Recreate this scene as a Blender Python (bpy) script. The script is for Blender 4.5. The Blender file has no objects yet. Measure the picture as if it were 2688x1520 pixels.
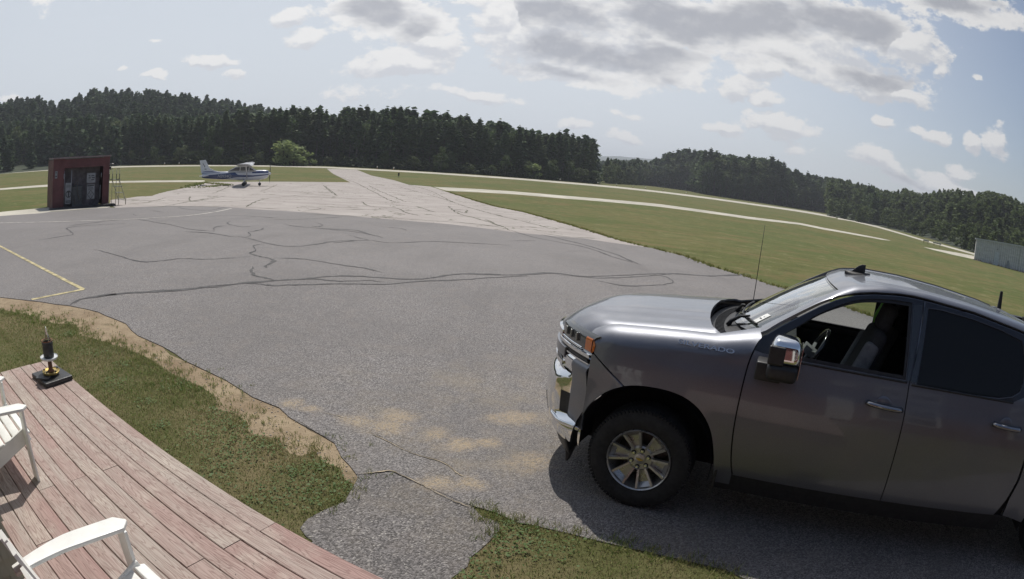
import bpy, bmesh, math, random
import numpy as np
from mathutils import Vector, Matrix
from mathutils.geometry import delaunay_2d_cdt
random.seed(7); RNG = np.random.default_rng(11)
scene = bpy.context.scene
COL = scene.collection
rad = math.radians

# ------------------------------------------------------------------ camera
# wide lens security camera: fisheye polynomial lens, pitched down, rolled a little
LENS_F, LENS_K, PITCH, ROLL, CAM_Z = 1609.7, .0425, .2010, .0888, 2.30
_up = np.array([math.sin(ROLL)*math.cos(PITCH), math.cos(ROLL)*math.cos(PITCH), math.sin(PITCH)])
_fh = np.array([0, 0, -1.]) - _up*(-_up[2]); _fh /= np.linalg.norm(_fh)
CAM_R = np.stack([np.cross(_fh, _up), _fh, _up])
cd = bpy.data.cameras.new('camera'); cam = bpy.data.objects.new('camera', cd); COL.objects.link(cam)
cd.type = 'PANO'; cd.panorama_type = 'FISHEYE_LENS_POLYNOMIAL'
cd.sensor_width = 36; cd.fisheye_fov = rad(180)
_mm = 36/2688
for i, v in enumerate((0, -1/(LENS_F*_mm), 0, -LENS_K/(LENS_F*1e6)/_mm**3, 0)):
    setattr(cd, 'fisheye_polynomial_k%d' % i, v)
cd.clip_start = .02; cd.clip_end = 20000
cam.matrix_world = Matrix.Translation((0, 0, CAM_Z)) @ Matrix(CAM_R.tolist()).to_4x4()
scene.camera = cam

# ------------------------------------------------------------------ light
SUN_DIR = Vector((-.12, .557, 1.0)).normalized()
SUN_EL = math.asin(SUN_DIR.z); SUN_AZ = math.atan2(SUN_DIR.x, SUN_DIR.y)
sl = bpy.data.lights.new('sun', 'SUN'); sl.energy = 4.0; sl.angle = rad(.53); sl.color = (1, .95, .87)
so = bpy.data.objects.new('sun', sl); COL.objects.link(so)
so.rotation_euler = SUN_DIR.to_track_quat('Z', 'Y').to_euler()
scene.view_settings.view_transform = 'Standard'; scene.view_settings.look = 'None'
scene.view_settings.exposure = 0.0; scene.view_settings.gamma = 1
SKY_K = .088

def unproj(px):
    P = np.atleast_2d(np.array(px, float)) - [1344, 760]
    r = np.hypot(P[:, 0], P[:, 1]) + 1e-9
    th = r/LENS_F*(1 + LENS_K*(r/1000)**2)
    return np.stack([np.sin(th)*P[:, 0]/r, -np.sin(th)*P[:, 1]/r, -np.cos(th)], 1) @ CAM_R.T

def azel(px):
    d = unproj(px)[0]
    return math.atan2(d[0], d[1]), math.asin(d[2])

# ------------------------------------------------------------------ node helpers
class NT:
    def __init__(s, tree): s.t = tree; s.n = tree.nodes; s.l = tree.links
    def new(s, typ, **kw):
        n = s.n.new(typ)
        for k, v in kw.items(): setattr(n, k, v)
        return n
    def put(s, inp, v):
        if isinstance(v, bpy.types.NodeSocket): s.l.new(v, inp)
        elif v is not None:
            if hasattr(inp.default_value, '__len__') and not hasattr(v, '__len__'): v = (v,)*len(inp.default_value)
            if hasattr(inp.default_value, '__len__') and len(inp.default_value) == 4 and len(v) == 3: v = (*v, 1)
            inp.default_value = v
    def math(s, op, a, b=None, c=None, clamp=False):
        n = s.new('ShaderNodeMath', operation=op, use_clamp=clamp); s.put(n.inputs[0], a)
        if b is not None: s.put(n.inputs[1], b)
        if c is not None: s.put(n.inputs[2], c)
        return n.outputs[0]
    def vec(s, op, a, b=None, out=0):
        n = s.new('ShaderNodeVectorMath', operation=op); s.put(n.inputs[0], a)
        if b is not None: s.put(n.inputs[3 if op == 'SCALE' else 1], b)
        return n.outputs[out]
    def mix(s, f, a, b, typ='RGBA', blend='MIX'):
        n = s.new('ShaderNodeMix', data_type=typ)
        if typ == 'RGBA': n.blend_type = blend; ia, ib, o = 6, 7, 2
        elif typ == 'FLOAT': ia, ib, o = 2, 3, 0
        else: ia, ib, o = 4, 5, 1
        s.put(n.inputs[0], f); s.put(n.inputs[ia], a); s.put(n.inputs[ib], b); return n.outputs[o]
    def ramp(s, f, lo, hi, a=0., b=1., smooth=True):
        n = s.new('ShaderNodeMapRange', interpolation_type='SMOOTHSTEP' if smooth else 'LINEAR')
        for i, v in enumerate((f, lo, hi, a, b)): s.put(n.inputs[i], v)
        return n.outputs[0]
    def noise(s, v, scale, detail=4, rough=.55, dist=0, col=False, dim='3D'):
        n = s.new('ShaderNodeTexNoise', noise_dimensions=dim); s.put(n.inputs['Vector'], v)
        s.put(n.inputs['Scale'], scale); s.put(n.inputs['Detail'], detail); s.put(n.inputs['Roughness'], rough); s.put(n.inputs['Distortion'], dist)
        return n.outputs['Color' if col else 'Fac']
    def voro(s, v, scale, feature='F1', out='Distance', rnd=1):
        n = s.new('ShaderNodeTexVoronoi', feature=feature); s.put(n.inputs['Vector'], v); s.put(n.inputs['Scale'], scale); s.put(n.inputs['Randomness'], rnd)
        return n.outputs[out]
    def map(s, v, scale=(1, 1, 1), rot=(0, 0, 0), loc=(0, 0, 0)):
        n = s.new('ShaderNodeMapping'); s.put(n.inputs['Vector'], v); n.inputs['Scale'].default_value = scale; n.inputs['Rotation'].default_value = rot; n.inputs['Location'].default_value = loc
        return n.outputs[0]
    def obj(s): return s.new('ShaderNodeTexCoord').outputs['Object']
    def sep(s, v): n = s.new('ShaderNodeSeparateXYZ'); s.put(n.inputs[0], v); return n.outputs
    def comb(s, x, y, z=0.):
        n = s.new('ShaderNodeCombineXYZ'); s.put(n.inputs[0], x); s.put(n.inputs[1], y); s.put(n.inputs[2], z); return n.outputs[0]
    def island(s): return s.new('ShaderNodeNewGeometry').outputs['Random Per Island']
    def objrnd(s): return s.new('ShaderNodeObjectInfo').outputs['Random']

def mat(name, base=(.5, .5, .5), rough=.6, metal=0., spec=.5, build=None, **kw):
    m = bpy.data.materials.new(name); m.use_nodes = True
    nt = NT(m.node_tree); b = nt.n['Principled BSDF']
    nt.put(b.inputs['Base Color'], base); b.inputs['Roughness'].default_value = rough
    b.inputs['Metallic'].default_value = metal; b.inputs['Specular IOR Level'].default_value = spec
    for k, v in kw.items(): nt.put(b.inputs[k.replace('_', ' ')], v)
    if build: build(nt, b)
    return m

def bump(nt, b, h, strength=.3, dist=.01):
    n = nt.new('ShaderNodeBump'); nt.put(n.inputs['Strength'], strength); n.inputs['Distance'].default_value = dist
    nt.put(n.inputs['Height'], h); nt.put(b.inputs['Normal'], n.outputs[0])

def varied(name, c, rough=.6, amt=.15, scale=8, metal=0., bmp=0., **kw):
    """plain painted or moulded surface with a little dirt and tone change"""
    def bld(nt, b):
        v = nt.obj(); f = nt.noise(v, scale, 5, .6)
        d = tuple(x*(1-amt*1.6) for x in c); e = tuple(min(1, x*(1+amt)) for x in c)
        nt.put(b.inputs['Base Color'], nt.mix(nt.ramp(f, .3, .7), d, e))
        nt.put(b.inputs['Roughness'], nt.ramp(nt.noise(v, scale*2.3, 3), .3, .7, max(.02, rough-.08), min(1, rough+.1)))
        if bmp: bump(nt, b, nt.noise(v, scale*6, 4), bmp)
    return mat(name, c, rough, metal, build=bld, **kw)

# ------------------------------------------------------------------ sky
w = bpy.data.worlds.new('World'); scene.world = w; w.use_nodes = True
W = NT(w.node_tree); bg = W.n['Background']
sky = W.new('ShaderNodeTexSky', sky_type='NISHITA', sun_disc=False, sun_elevation=SUN_EL, sun_rotation=SUN_AZ, altitude=200, air_density=1.0, dust_density=2.2, ozone_density=1.6)
g = W.new('ShaderNodeTexCoord').outputs['Generated']
gx, gy, gz = W.sep(g)
az = W.math('ARCTAN2', gx, gy); el = W.math('ARCSINE', gz)
P = W.comb(az, W.math('MULTIPLY', el, 1.0))
nz = W.noise(W.vec('MULTIPLY', P, (1, 1.5, 1)), 9, 4, .62, col=True)
nz2 = W.noise(W.vec('MULTIPLY', P, (1, 1.3, 1)), 3.2, 2, .5, col=True)
Pd = W.vec('ADD', W.vec('ADD', P, W.vec('SCALE', W.vec('SUBTRACT', nz, (.5, .5, .5)), .05)), W.vec('SCALE', W.vec('SUBTRACT', nz2, (.5, .5, .5)), .09))
CL = [(770,45,55,25,1),(815,98,50,20,.9),(1000,40,160,62,1.2),(1105,85,95,62,1.2),(1060,172,130,38,1),(1135,130,75,45,1),(565,152,90,19,1),(632,188,38,19,1),(410,203,36,10,.9),(404,100,20,8,.7),
 (335,180,18,8,.6),(940,238,80,20,.45),(1240,248,130,16,.6),(1320,60,90,80,1.1),(1500,50,280,80,1.35),(1450,125,190,62,1.3),(1620,150,260,66,1.4),(1500,190,215,30,1.1),(1750,55,270,90,1.5),(2000,80,260,100,1.5),
 (2200,60,260,75,1.35),(2060,165,190,48,1.2),(2260,205,180,52,1.2),(2390,120,120,55,1.1),(2520,25,200,42,1.05),(2370,240,110,28,1),(2020,190,46,40,.9),(1950,243,66,34,1),(2005,272,40,20,.9),(1905,326,72,25,1),
 (2045,331,100,30,1.05),(2310,309,38,18,1),(2430,336,52,20,1),(2545,345,34,24,1),(2612,356,44,30,1),(2300,429,80,32,1.1),(2512,430,46,16,.8),(2400,472,150,20,.8),(2490,474,110,28,1),(1620,362,48,20,.7),(1505,332,46,16,.7),
 (2110,396,50,18,.55),(1600,285,60,14,.4),(2560,215,14,12,.6),(2470,190,26,18,.7),(30,225,40,16,.6),(200,-60,300,60,.8),(1200,-150,500,90,1.2),(2300,-200,600,90,1.2),(-300,200,120,30,.9),(3000,250,160,40,1),(3050,430,120,30,1)]
def blobs(Pv, cl):
    v = None
    for cx, cy, rx, ry, st in cl:
        a, e = azel((cx, cy))
        s = W.vec('MULTIPLY', W.vec('SUBTRACT', Pv, (a, e, 0)), (1610/rx/1.12, 1610/ry/1.12, 0))
        d = W.vec('LENGTH', s, out=1)
        k = W.math('MULTIPLY_ADD', d, -st, st)
        v = k if v is None else W.math('MAXIMUM', v, k)
    return v
Pn = W.vec('MULTIPLY', P, (1, 1.6, 1))
fb = W.noise(Pn, 20, 6, .66); fb1 = W.noise(W.vec('ADD', Pn, (-.004, .020, 0)), 20, 3, .6)
BIG = [c for c in CL if c[2] > 130 or c[4] > 1.15]; SMALL = [c for c in CL if c not in BIG]
bs = blobs(Pd, SMALL); bsu = blobs(W.vec('ADD', Pd, (-.001, .010, 0)), SMALL); bb = blobs(Pd, BIG)
nn = W.math('MULTIPLY_ADD', fb, 2.2, -1.1)
v0 = W.math('ADD', W.math('MAXIMUM', bs, bb), nn)
relief = W.math('MULTIPLY', W.math('SUBTRACT', fb, fb1), 1.6)
cov = W.ramp(v0, -.06, .30)
small = W.ramp(W.math('SUBTRACT', bs, bb), -.05, .05)
lit = W.ramp(W.math('ADD', W.math('MULTIPLY', W.math('SUBTRACT', bs, bsu), 1.1), relief), -.35, .30)
lo = W.noise(W.vec('MULTIPLY', P, (1, 2.6, 1)), 5.5, 4, .55)
thick = W.math('MULTIPLY', W.ramp(W.math('ADD', W.math('MULTIPLY', bb, .9), W.math('MULTIPLY_ADD', lo, 2.4, -1.2)), .30, .95), W.math('SUBTRACT', 1., small))
# bright haze near the sun side, clearer blue away to the right
sunside = W.ramp(W.math('COSINE', W.math('ADD', az, .40)), .12, .93)
hz = W.math('MULTIPLY', W.ramp(el, -.02, .75, .95, .62), W.math('MULTIPLY_ADD', sunside, .97, .03))
skyc = W.mix(hz, sky.outputs[0], (8.0, 8.55, 9.2))
ccol = W.mix(lit, (7.4, 7.6, 8.1), (10.3, 10.2, 10.1))
ccol = W.mix(W.math('MULTIPLY', thick, .88), ccol, (4.5, 4.65, 5.2))
ccol = W.mix(W.math('MULTIPLY', relief, .5, clamp=True), ccol, (10.6, 10.5, 10.3))
ccol = W.vec('SCALE', ccol, W.ramp(az, -.2, 1.1, 1.0, .80))
W.put(bg.inputs[0], W.mix(W.math('MULTIPLY', cov, .95), skyc, ccol))
bg.inputs[1].default_value = SKY_K

# ------------------------------------------------------------------ object helpers
def tag(o, label=None, cat=None, group=None, kind=None):
    for k, v in (('label', label), ('category', cat), ('group', group), ('kind', kind)):
        if v: o[k] = v
    return o

def empty(name, loc=(0, 0, 0), rz=0., label=None, cat=None, group=None, parent=None):
    o = bpy.data.objects.new(name, None); COL.objects.link(o); o.location = loc; o.rotation_euler = (0, 0, rz); o.parent = parent
    return tag(o, label, cat, group)

def mesh_obj(name, verts, faces, m=None, parent=None, smooth=False, loc=None, fm=None):
    me = bpy.data.meshes.new(name); me.from_pydata([tuple(map(float, v)) for v in verts], [], [tuple(f) for f in faces]); me.update()
    if smooth: me.polygons.foreach_set('use_smooth', [True]*len(me.polygons))
    for k in (m if isinstance(m, (list, tuple)) else [m]):
        if k: me.materials.append(k)
    if fm: me.polygons.foreach_set('material_index', fm)
    o = bpy.data.objects.new(name, me); COL.objects.link(o); o.parent = parent
    if loc is not None: o.location = loc
    return o

class MB:
    """collects primitives, then links them as ONE mesh object"""
    def __init__(s): s.v = []; s.f = []; s.m = []; s.mi = 0
    def add(s, vs, fs):
        b = len(s.v); s.v += [tuple(map(float, v)) for v in vs]; s.f += [tuple(b+i for i in f) for f in fs]; s.m += [s.mi]*len(fs); return s
    def box(s, c, d, R=None, taper=1.):
        x, y, z = (k/2 for k in d)
        vs = [Vector((sx*x*(taper if sz > 0 else 1), sy*y*(taper if sz > 0 else 1), sz*z)) for sz in (-1, 1) for sy in (-1, 1) for sx in (-1, 1)]
        if R is not None: vs = [R @ v for v in vs]
        vs = [v+Vector(c) for v in vs]
        return s.add(vs, [(0, 2, 3, 1), (4, 5, 7, 6), (0, 1, 5, 4), (2, 6, 7, 3), (0, 4, 6, 2), (1, 3, 7, 5)])
    def bbox(s, a, b, R=None):
        return s.box([(p+q)/2 for p, q in zip(a, b)], [abs(q-p) for p, q in zip(a, b)], R)
    def tube(s, pts, r, n=8, cap=True, flat=1.):
        pts = [Vector(p) for p in pts]; rs = r if hasattr(r, '__len__') else [r]*len(pts)
        rings = []; up = Vector((0, 0, 1)); prev = None
        for i, p in enumerate(pts):
            t = (pts[min(i+1, len(pts)-1)]-pts[max(i-1, 0)]).normalized()
            a = (up if abs(t.z) < .95 else Vector((1, 0, 0))).cross(t).normalized() if prev is None else (prev - t*prev.dot(t)).normalized()
            prev = a; b_ = t.cross(a)
            rings.append([p+(a*math.cos(2*math.pi*k/n)+b_*math.sin(2*math.pi*k/n)*flat)*rs[i] for k in range(n)])
        vs = [v for R in rings for v in R]; fs = []
        for i in range(len(pts)-1):
            for k in range(n): fs.append((i*n+k, i*n+(k+1) % n, (i+1)*n+(k+1) % n, (i+1)*n+k))
        if cap: fs += [tuple(range(n))[::-1], tuple((len(pts)-1)*n+k for k in range(n))]
        return s.add(vs, fs)
    def bar(s, a, b, wd, th=None, up=(0, 0, 1)):
        a, b = Vector(a), Vector(b); t = (b-a).normalized(); u = Vector(up); x = u.cross(t)
        x = x.normalized() if x.length > 1e-5 else Vector((1, 0, 0)); y = t.cross(x); th = th or wd
        vs = [p+x*sx*wd/2+y*sy*th/2 for p in (a, b) for sx, sy in ((-1, -1), (1, -1), (1, 1), (-1, 1))]
        return s.add(vs, [(3, 2, 1, 0), (4, 5, 6, 7), (0, 1, 5, 4), (1, 2, 6, 5), (2, 3, 7, 6), (3, 0, 4, 7)])
    def lathe(s, prof, n=24, axis='z', c=(0, 0, 0), a0=0, a1=2*math.pi):
        """profile of (radius, height)"""
        full = abs(a1-a0-2*math.pi) < 1e-6; k = n if full else n+1; vs = []
        for r, h in prof:
            for i in range(k):
                t = a0+(a1-a0)*i/n; p = (r*math.cos(t), r*math.sin(t), h)
                if axis == 'x': p = (p[2], p[0], p[1])
                if axis == 'y': p = (p[0], p[2], p[1])
                vs.append(tuple(p[j]+c[j] for j in range(3)))
        fs = []
        for j in range(len(prof)-1):
            for i in range(n): fs.append((j*k+i, j*k+(i+1) % k, (j+1)*k+(i+1) % k, (j+1)*k+i))
        return s.add(vs, fs)
    def prism(s, poly, a, b, axis='y'):
        """polygon in the plane across the axis, extruded from a to b"""
        n = len(poly)
        def P3(p, h): return {'y': (p[0], h, p[1]), 'z': (p[0], p[1], h), 'x': (h, p[0], p[1])}[axis]
        vs = [P3(p, a) for p in poly]+[P3(p, b) for p in poly]
        return s.add(vs, [tuple(range(n)), tuple(range(2*n-1, n-1, -1))]+[(i, n+i, n+(i+1) % n, (i+1) % n) for i in range(n)])
    def grid(s, f, nu, nv):
        vs = [f(i/nu, j/nv) for j in range(nv+1) for i in range(nu+1)]
        return s.add(vs, [(j*(nu+1)+i, j*(nu+1)+i+1, (j+1)*(nu+1)+i+1, (j+1)*(nu+1)+i) for j in range(nv) for i in range(nu)])
    def build(s, name, m, parent=None, smooth=False, bevel=0, seg=2, solid=0, auto=None, fix=True, **kw):
        o = mesh_obj(name, s.v, s.f, m, parent, smooth, fm=s.m if isinstance(m, (list, tuple)) else None)
        me = o.data; bm = bmesh.new(); bm.from_mesh(me)
        bmesh.ops.remove_doubles(bm, verts=bm.verts, dist=1e-6)
        if fix: bmesh.ops.recalc_face_normals(bm, faces=bm.faces)
        if solid:
            bmesh.ops.solidify(bm, geom=bm.faces[:], thickness=solid)
        if bevel:
            bm.normal_update()
            es = [e for e in bm.edges if len(e.link_faces) == 2 and e.calc_face_angle(0) > .6]
            bmesh.ops.bevel(bm, geom=es, offset=bevel, segments=seg, affect='EDGES', profile=.5, clamp_overlap=True)
        bm.to_mesh(me); bm.free()
        if auto is not None or smooth:
            me.polygons.foreach_set('use_smooth', [True]*len(me.polygons))
            me.update()
            if auto is not None: me.set_sharp_from_angle(angle=auto)
        return tag(o, **kw) if kw else o

def inpoly(x, y, poly):
    """vectorised point in polygon"""
    x = np.asarray(x); y = np.asarray(y); c = np.zeros(x.shape, bool); n = len(poly)
    for i in range(n):
        (x1, y1), (x2, y2) = poly[i], poly[i-1]
        if y1 == y2: continue
        c ^= ((y1 > y) != (y2 > y)) & (x < (x2-x1)*(y-y1)/(y2-y1)+x1)
    return c

def cdt(outline, holes=(), step=.05, extra=(), closed_lines=()):
    """triangulated polygon with inner grid points; returns xy verts, tris"""
    pts = []; edges = []
    def ring(poly):
        b = len(pts); m = 0
        for i in range(len(poly)):
            p, q = np.array(poly[i]), np.array(poly[(i+1) % len(poly)]); L = np.linalg.norm(q-p); k = max(1, int(L/step))
            for j in range(k): pts.append(tuple(p+(q-p)*j/k)); m += 1
        for i in range(m): edges.append((b+i, b+(i+1) % m))
    ring(outline)
    for h in holes: ring(h)
    xs = [p[0] for p in outline]; ys = [p[1] for p in outline]
    gx_, gy_ = np.meshgrid(np.arange(min(xs)+step/2, max(xs), step), np.arange(min(ys)+step/2, max(ys), step))
    gx_, gy_ = gx_.ravel(), gy_.ravel(); ok = inpoly(gx_, gy_, outline)
    for h in holes: ok &= ~inpoly(gx_, gy_, h)
    bp = np.array(pts); gp = np.stack([gx_[ok], gy_[ok]], 1)
    if len(gp):
        d = np.array([np.min(np.hypot(bp[:, 0]-p[0], bp[:, 1]-p[1])) for p in gp]); gp = gp[d > step*.4]
    pts += [tuple(p) for p in gp]
    r = delaunay_2d_cdt([Vector(p) for p in pts], edges, [], 0, 1e-6)
    V = [(v.x, v.y) for v in r[0]]; F = []
    cen = np.array([[sum(V[i][0] for i in f)/3, sum(V[i][1] for i in f)/3] for f in r[2]])
    k = inpoly(cen[:, 0], cen[:, 1], outline)
    for h in holes: k &= ~inpoly(cen[:, 0], cen[:, 1], h)
    F = [tuple(f) for f, g_ in zip(r[2], k) if g_]
    return V, F

def smooth_line(pts, n=4):
    """Catmull-Rom through points"""
    P_ = np.array(pts, float); out = []
    for i in range(len(P_)-1):
        p0, p1, p2, p3 = P_[max(i-1, 0)], P_[i], P_[i+1], P_[min(i+2, len(P_)-1)]
        for j in range(n):
            t = j/n; out.append(.5*((2*p1)+(-p0+p2)*t+(2*p0-5*p1+4*p2-p3)*t*t+(-p0+3*p1-3*p2+p3)*t**3))
    out.append(P_[-1]); return np.array(out)

def text_mesh(body, size, depth, font_shear=0., bold=0.):
    cu = bpy.data.curves.new('t', 'FONT'); cu.body = body; cu.size = size; cu.extrude = depth; cu.shear = font_shear; cu.offset = bold
    cu.align_x = 'CENTER'; cu.align_y = 'CENTER'
    o = bpy.data.objects.new('t', cu); COL.objects.link(o)
    dg = bpy.context.evaluated_depsgraph_get(); me = bpy.data.meshes.new_from_object(o.evaluated_get(dg))
    bpy.data.objects.remove(o); bpy.data.curves.remove(cu); me.materials.clear(); return me

def text_obj(name, body, size, depth, m, parent, M, shear=0., bold=0.):
    me = text_mesh(body, size, depth, shear, bold); me.transform(M); me.materials.append(m)
    o = bpy.data.objects.new(name, me); COL.objects.link(o); o.parent = parent; return o

def frame(x, y, n, o):
    """matrix whose columns are the x axis, y axis and normal, at o"""
    M = Matrix((x, y, n)).transposed().to_4x4(); M.translation = Vector(o); return M
# ------------------------------------------------------------------ terrain
def zg(x, y):
    """ground height: level by the building, then falling gently to the airfield"""
    s = np.clip((np.asarray(y, float)-8)/54, 0, 1)
    return -1.1*(s*s*(3-2*s))

def gpt(px):
    """image point -> the ground point it shows"""
    d = unproj(px); t = -CAM_Z/np.minimum(d[:, 2], -1e-4)
    for _ in range(40):
        X, Y = d[:, 0]*t, d[:, 1]*t
        t = .5*t + .5*(zg(X, Y)-CAM_Z)/np.minimum(d[:, 2], -1e-4)
    return np.stack([d[:, 0]*t, d[:, 1]*t], 1)
def g1(x, y): p = gpt((x, y))[0]; return (float(p[0]), float(p[1]), float(zg(*p)))

DU = np.array([math.cos(rad(-24.5)), math.sin(rad(-24.5))]); DN = np.array([-DU[1], DU[0]])   # deck axes: along boards, outward
def dk(u, n): return u*DU+n*DN

APRON_NEAR = [(68,789),(112,794),(180,803),(225,812),(258,820),(300,838),(331,851),(345,868),(362,882),(400,899),(427,911),(485,948),(544,976),(594,1000),(640,1029),(663,1044),(733,1072),(761,1098),(790,1115),(822,1132),(850,1148),(878,1165),(888,1184),(896,1201),(904,1210),(918,1224),(934,1245)]
RAMP_LOW = [(304,546),(454,541),(594,544),(664,549.5),(804,558),(955,571),(1091,582),(1188,590),(1285,602),(1363,612),(1460,621),(1538,627),(1600,637)]
APRON_R = [(1712,652),(1800,674),(1870,701),(1959,727),(2022,748),(2056,757),(2160,787),(2290,833)]
WALK_TOP = [(936,1248),(982,1244),(1029,1238),(1080,1265),(1138,1287),(1200,1314),(1239,1330)]
LAWN_R_TOP = [(1239,1330),(1300,1347),(1355,1373),(1400,1381),(1495,1403),(1653,1441),(1779,1469),(1906,1498),(1950,1520)]
WALK_R = [(1252,1345),(1266,1359),(1309,1372),(1312,1392),(1281,1426),(1254,1450),(1235,1465),(1227,1489),(1184,1520)]
WALK_L = [(939,1255),(932,1271),(905,1318),(850,1341),(808,1364),(788,1388),(804,1411),(823,1423)]
DIRT_IN = [(20,815),(75,827),(132,848),(202,853),(207,879),(242,887),(276,898),(326,914),(365,928),(400,946),(458,984),(528,1015),(567,1042),(567,1073),(617,1085),(648,1108),(655,1139),(730,1151),(761,1190),(788,1197),(827,1186),(850,1213),(893,1228),(905,1259)]

L = lambda pts: [tuple(p) for p in gpt(pts)]
def ext(p, q, d):
    p, q = np.array(p), np.array(q); return tuple(q+(q-p)/np.linalg.norm(q-p)*d)
near = L(APRON_NEAR); rlow = L(RAMP_LOW); ar = L(APRON_R); wtop = L(WALK_TOP); lrt = L(LAWN_R_TOP)
wr = L(WALK_R); wl = L(WALK_L); din = L(DIRT_IN)
far_r = ext(ar[-2], ar[-1], 30)
lawn_end = ext(lrt[-2], lrt[-1], 30)
left_far = L([(110,560)])[0]; left_f2 = ext(L([(110,560)])[0], L([(0,568)])[0], 40)
near_l = ext(near[1], near[0], 30)
APRON = [left_f2, left_far] + L([(135,556),(230,549),(290,545)]) + rlow + ar + [far_r, lawn_end] + lrt[::-1] + wtop[::-1] + near[::-1] + [near_l]
dend_r = tuple(dk(30, 2.0))
WALK = wtop + wr + [tuple(dk(3.3, -1.2)), tuple(dk(-2.2, 1.4))] + wl[::-1]
DIRT = near + [wl[0]] + wl[1:2] + din[::-1] + [near_l]
ramp_l = L([(289,537),(291,525),(330,521),(361,516.5),(400,514.6),(417,508),(447,501),(482,494),(512,487),(532,480)])
ramp_t = L([(545,478),(700,477),(800,477.6),(920,479)])
ramp_r = L([(1169,502),(1219,518),(1305,543.6),(1374,557),(1452,578.6),(1538,604),(1623,631),(1700,650)])
conn = L([(874,456),(858,443)]) + L([(936,445.4),(975,461),(1033,473),(1072,485),(1130,490)])
RAMP = rlow[::-1] + ramp_l + ramp_t + conn + ramp_r
RUN_N = [(0,456.9),(136,447.2),(291,440.2),(427,437.3),(500,436.5),(852,441),(1000,448.5),(1233,462.9),(1466,480.4),(1600,492),(1733,506),(1966,537),(2100,556.6),(2190,572)]
RUN_F = [(0,454.6),(136,444.4),(291,437.2),(427,434.4),(500,433.8),(852,437.6),(1000,445),(1233,459),(1466,476.2),(1600,487.6),(1733,501.8),(1966,532.8),(2100,552),(2190,567.6)]
rn = L(RUN_N); rf = L(RUN_F)
RUNWAY = [ext(rn[1], rn[0], 300)] + rn + L([(2196,573),(2192,569)]) + rf[::-1] + [ext(rf[1], rf[0], 300)]
ROAD = L([(2200,571),(2233,576.5),(2303,593.3),(2419,627.5),(2558,665),(2640,690),(2640,697),(2558,669.5),(2419,631),(2303,597.2),(2233,580.5),(2198,575)])
TAXI_R = L([(1138,490.5),(1250,496),(1349,502.5),(1466,512.5),(1600,523.5),(1733,536),(1966,569),(2100,585.5),(2163,598),(2314,626),(2340,632),(2316,629.5),(2163,602.8),(2100,589.8),(1966,575),(1733,543),(1600,530.5),(1466,520),(1349,510),(1172,501)])
TAXI_R2 = L([(2424,648.5),(2489,659),(2558,672),(2640,690),(2640,698),(2558,681),(2500,668.5),(2450,656)])
tl = L([(537,473.5),(500,473.4),(291,475.7),(136,484),(0,494.6)]); tl2 = L([(0,498.8),(136,489.3),(291,480),(500,478),(537,477.6)])
TAXI_L = tl + [ext(tl[-2], tl[-1], 100), ext(tl2[1], tl2[0], 100)] + tl2
SHOULDER = [left_far, left_f2] + [ext(L([(134,544)])[0], L([(0,557)])[0], 40)] + L([(134,544),(200,541),(288,535),(291,545),(230,548),(135,555)])
LAWN = [p for p in din] + wl[1:] + [tuple(dk(-2.9, 1.85)), tuple(dk(-30, 1.8)), ext(din[1], din[0], 30)]
LAWN_R = lrt + [lawn_end, tuple(dk(40, -6)), tuple(dk(3.3, -1.2))] + wr[::-1]

REG = [('apron', APRON), ('walk', WALK), ('dirt', DIRT), ('ramp', RAMP), ('runway', RUNWAY), ('road', ROAD), ('taxi', TAXI_R), ('taxi2', TAXI_R2), ('taxi3', TAXI_L), ('shoulder', SHOULDER)]
def wob(poly, amp):
    """break up a traced outline so that long edges are not ruler straight"""
    out = []
    for i in range(len(poly)):
        p, q = np.array(poly[i]), np.array(poly[(i+1) % len(poly)]); Ln = np.linalg.norm(q-p)
        st = max(.25, .006*np.linalg.norm(p)*3); k = int(min(60, max(1, Ln/st))) if np.linalg.norm(p) < 70 else max(1, int(Ln/12))
        n_ = np.array([-(q-p)[1], (q-p)[0]])/max(Ln, 1e-6)
        for j in range(k): out.append(tuple(p+(q-p)*j/k+(n_*RNG.normal()*amp*min(1, st/.5) if j else 0)))
    return out

def near_pts():
    P_ = []
    for a_, r0, r1, n in ((.9, 3, 14, 46),):
        pass
    # polar grid round the camera, finer close by
    r = 1.2
    while r < 2600:
        n = 54 if r < 400 else 36
        for k in range(n):
            t = 2*math.pi*k/n+random.random()*.02
            P_.append((r*math.cos(t), r*math.sin(t)))
        r *= 1.0+ (.10 if r < 8 else .085 if r < 80 else .16)
    for y in np.arange(8, 64, 2.0):
        for x in np.arange(-60, 60, 3.0): P_.append((x+.01*y, float(y)))
    return P_

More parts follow.
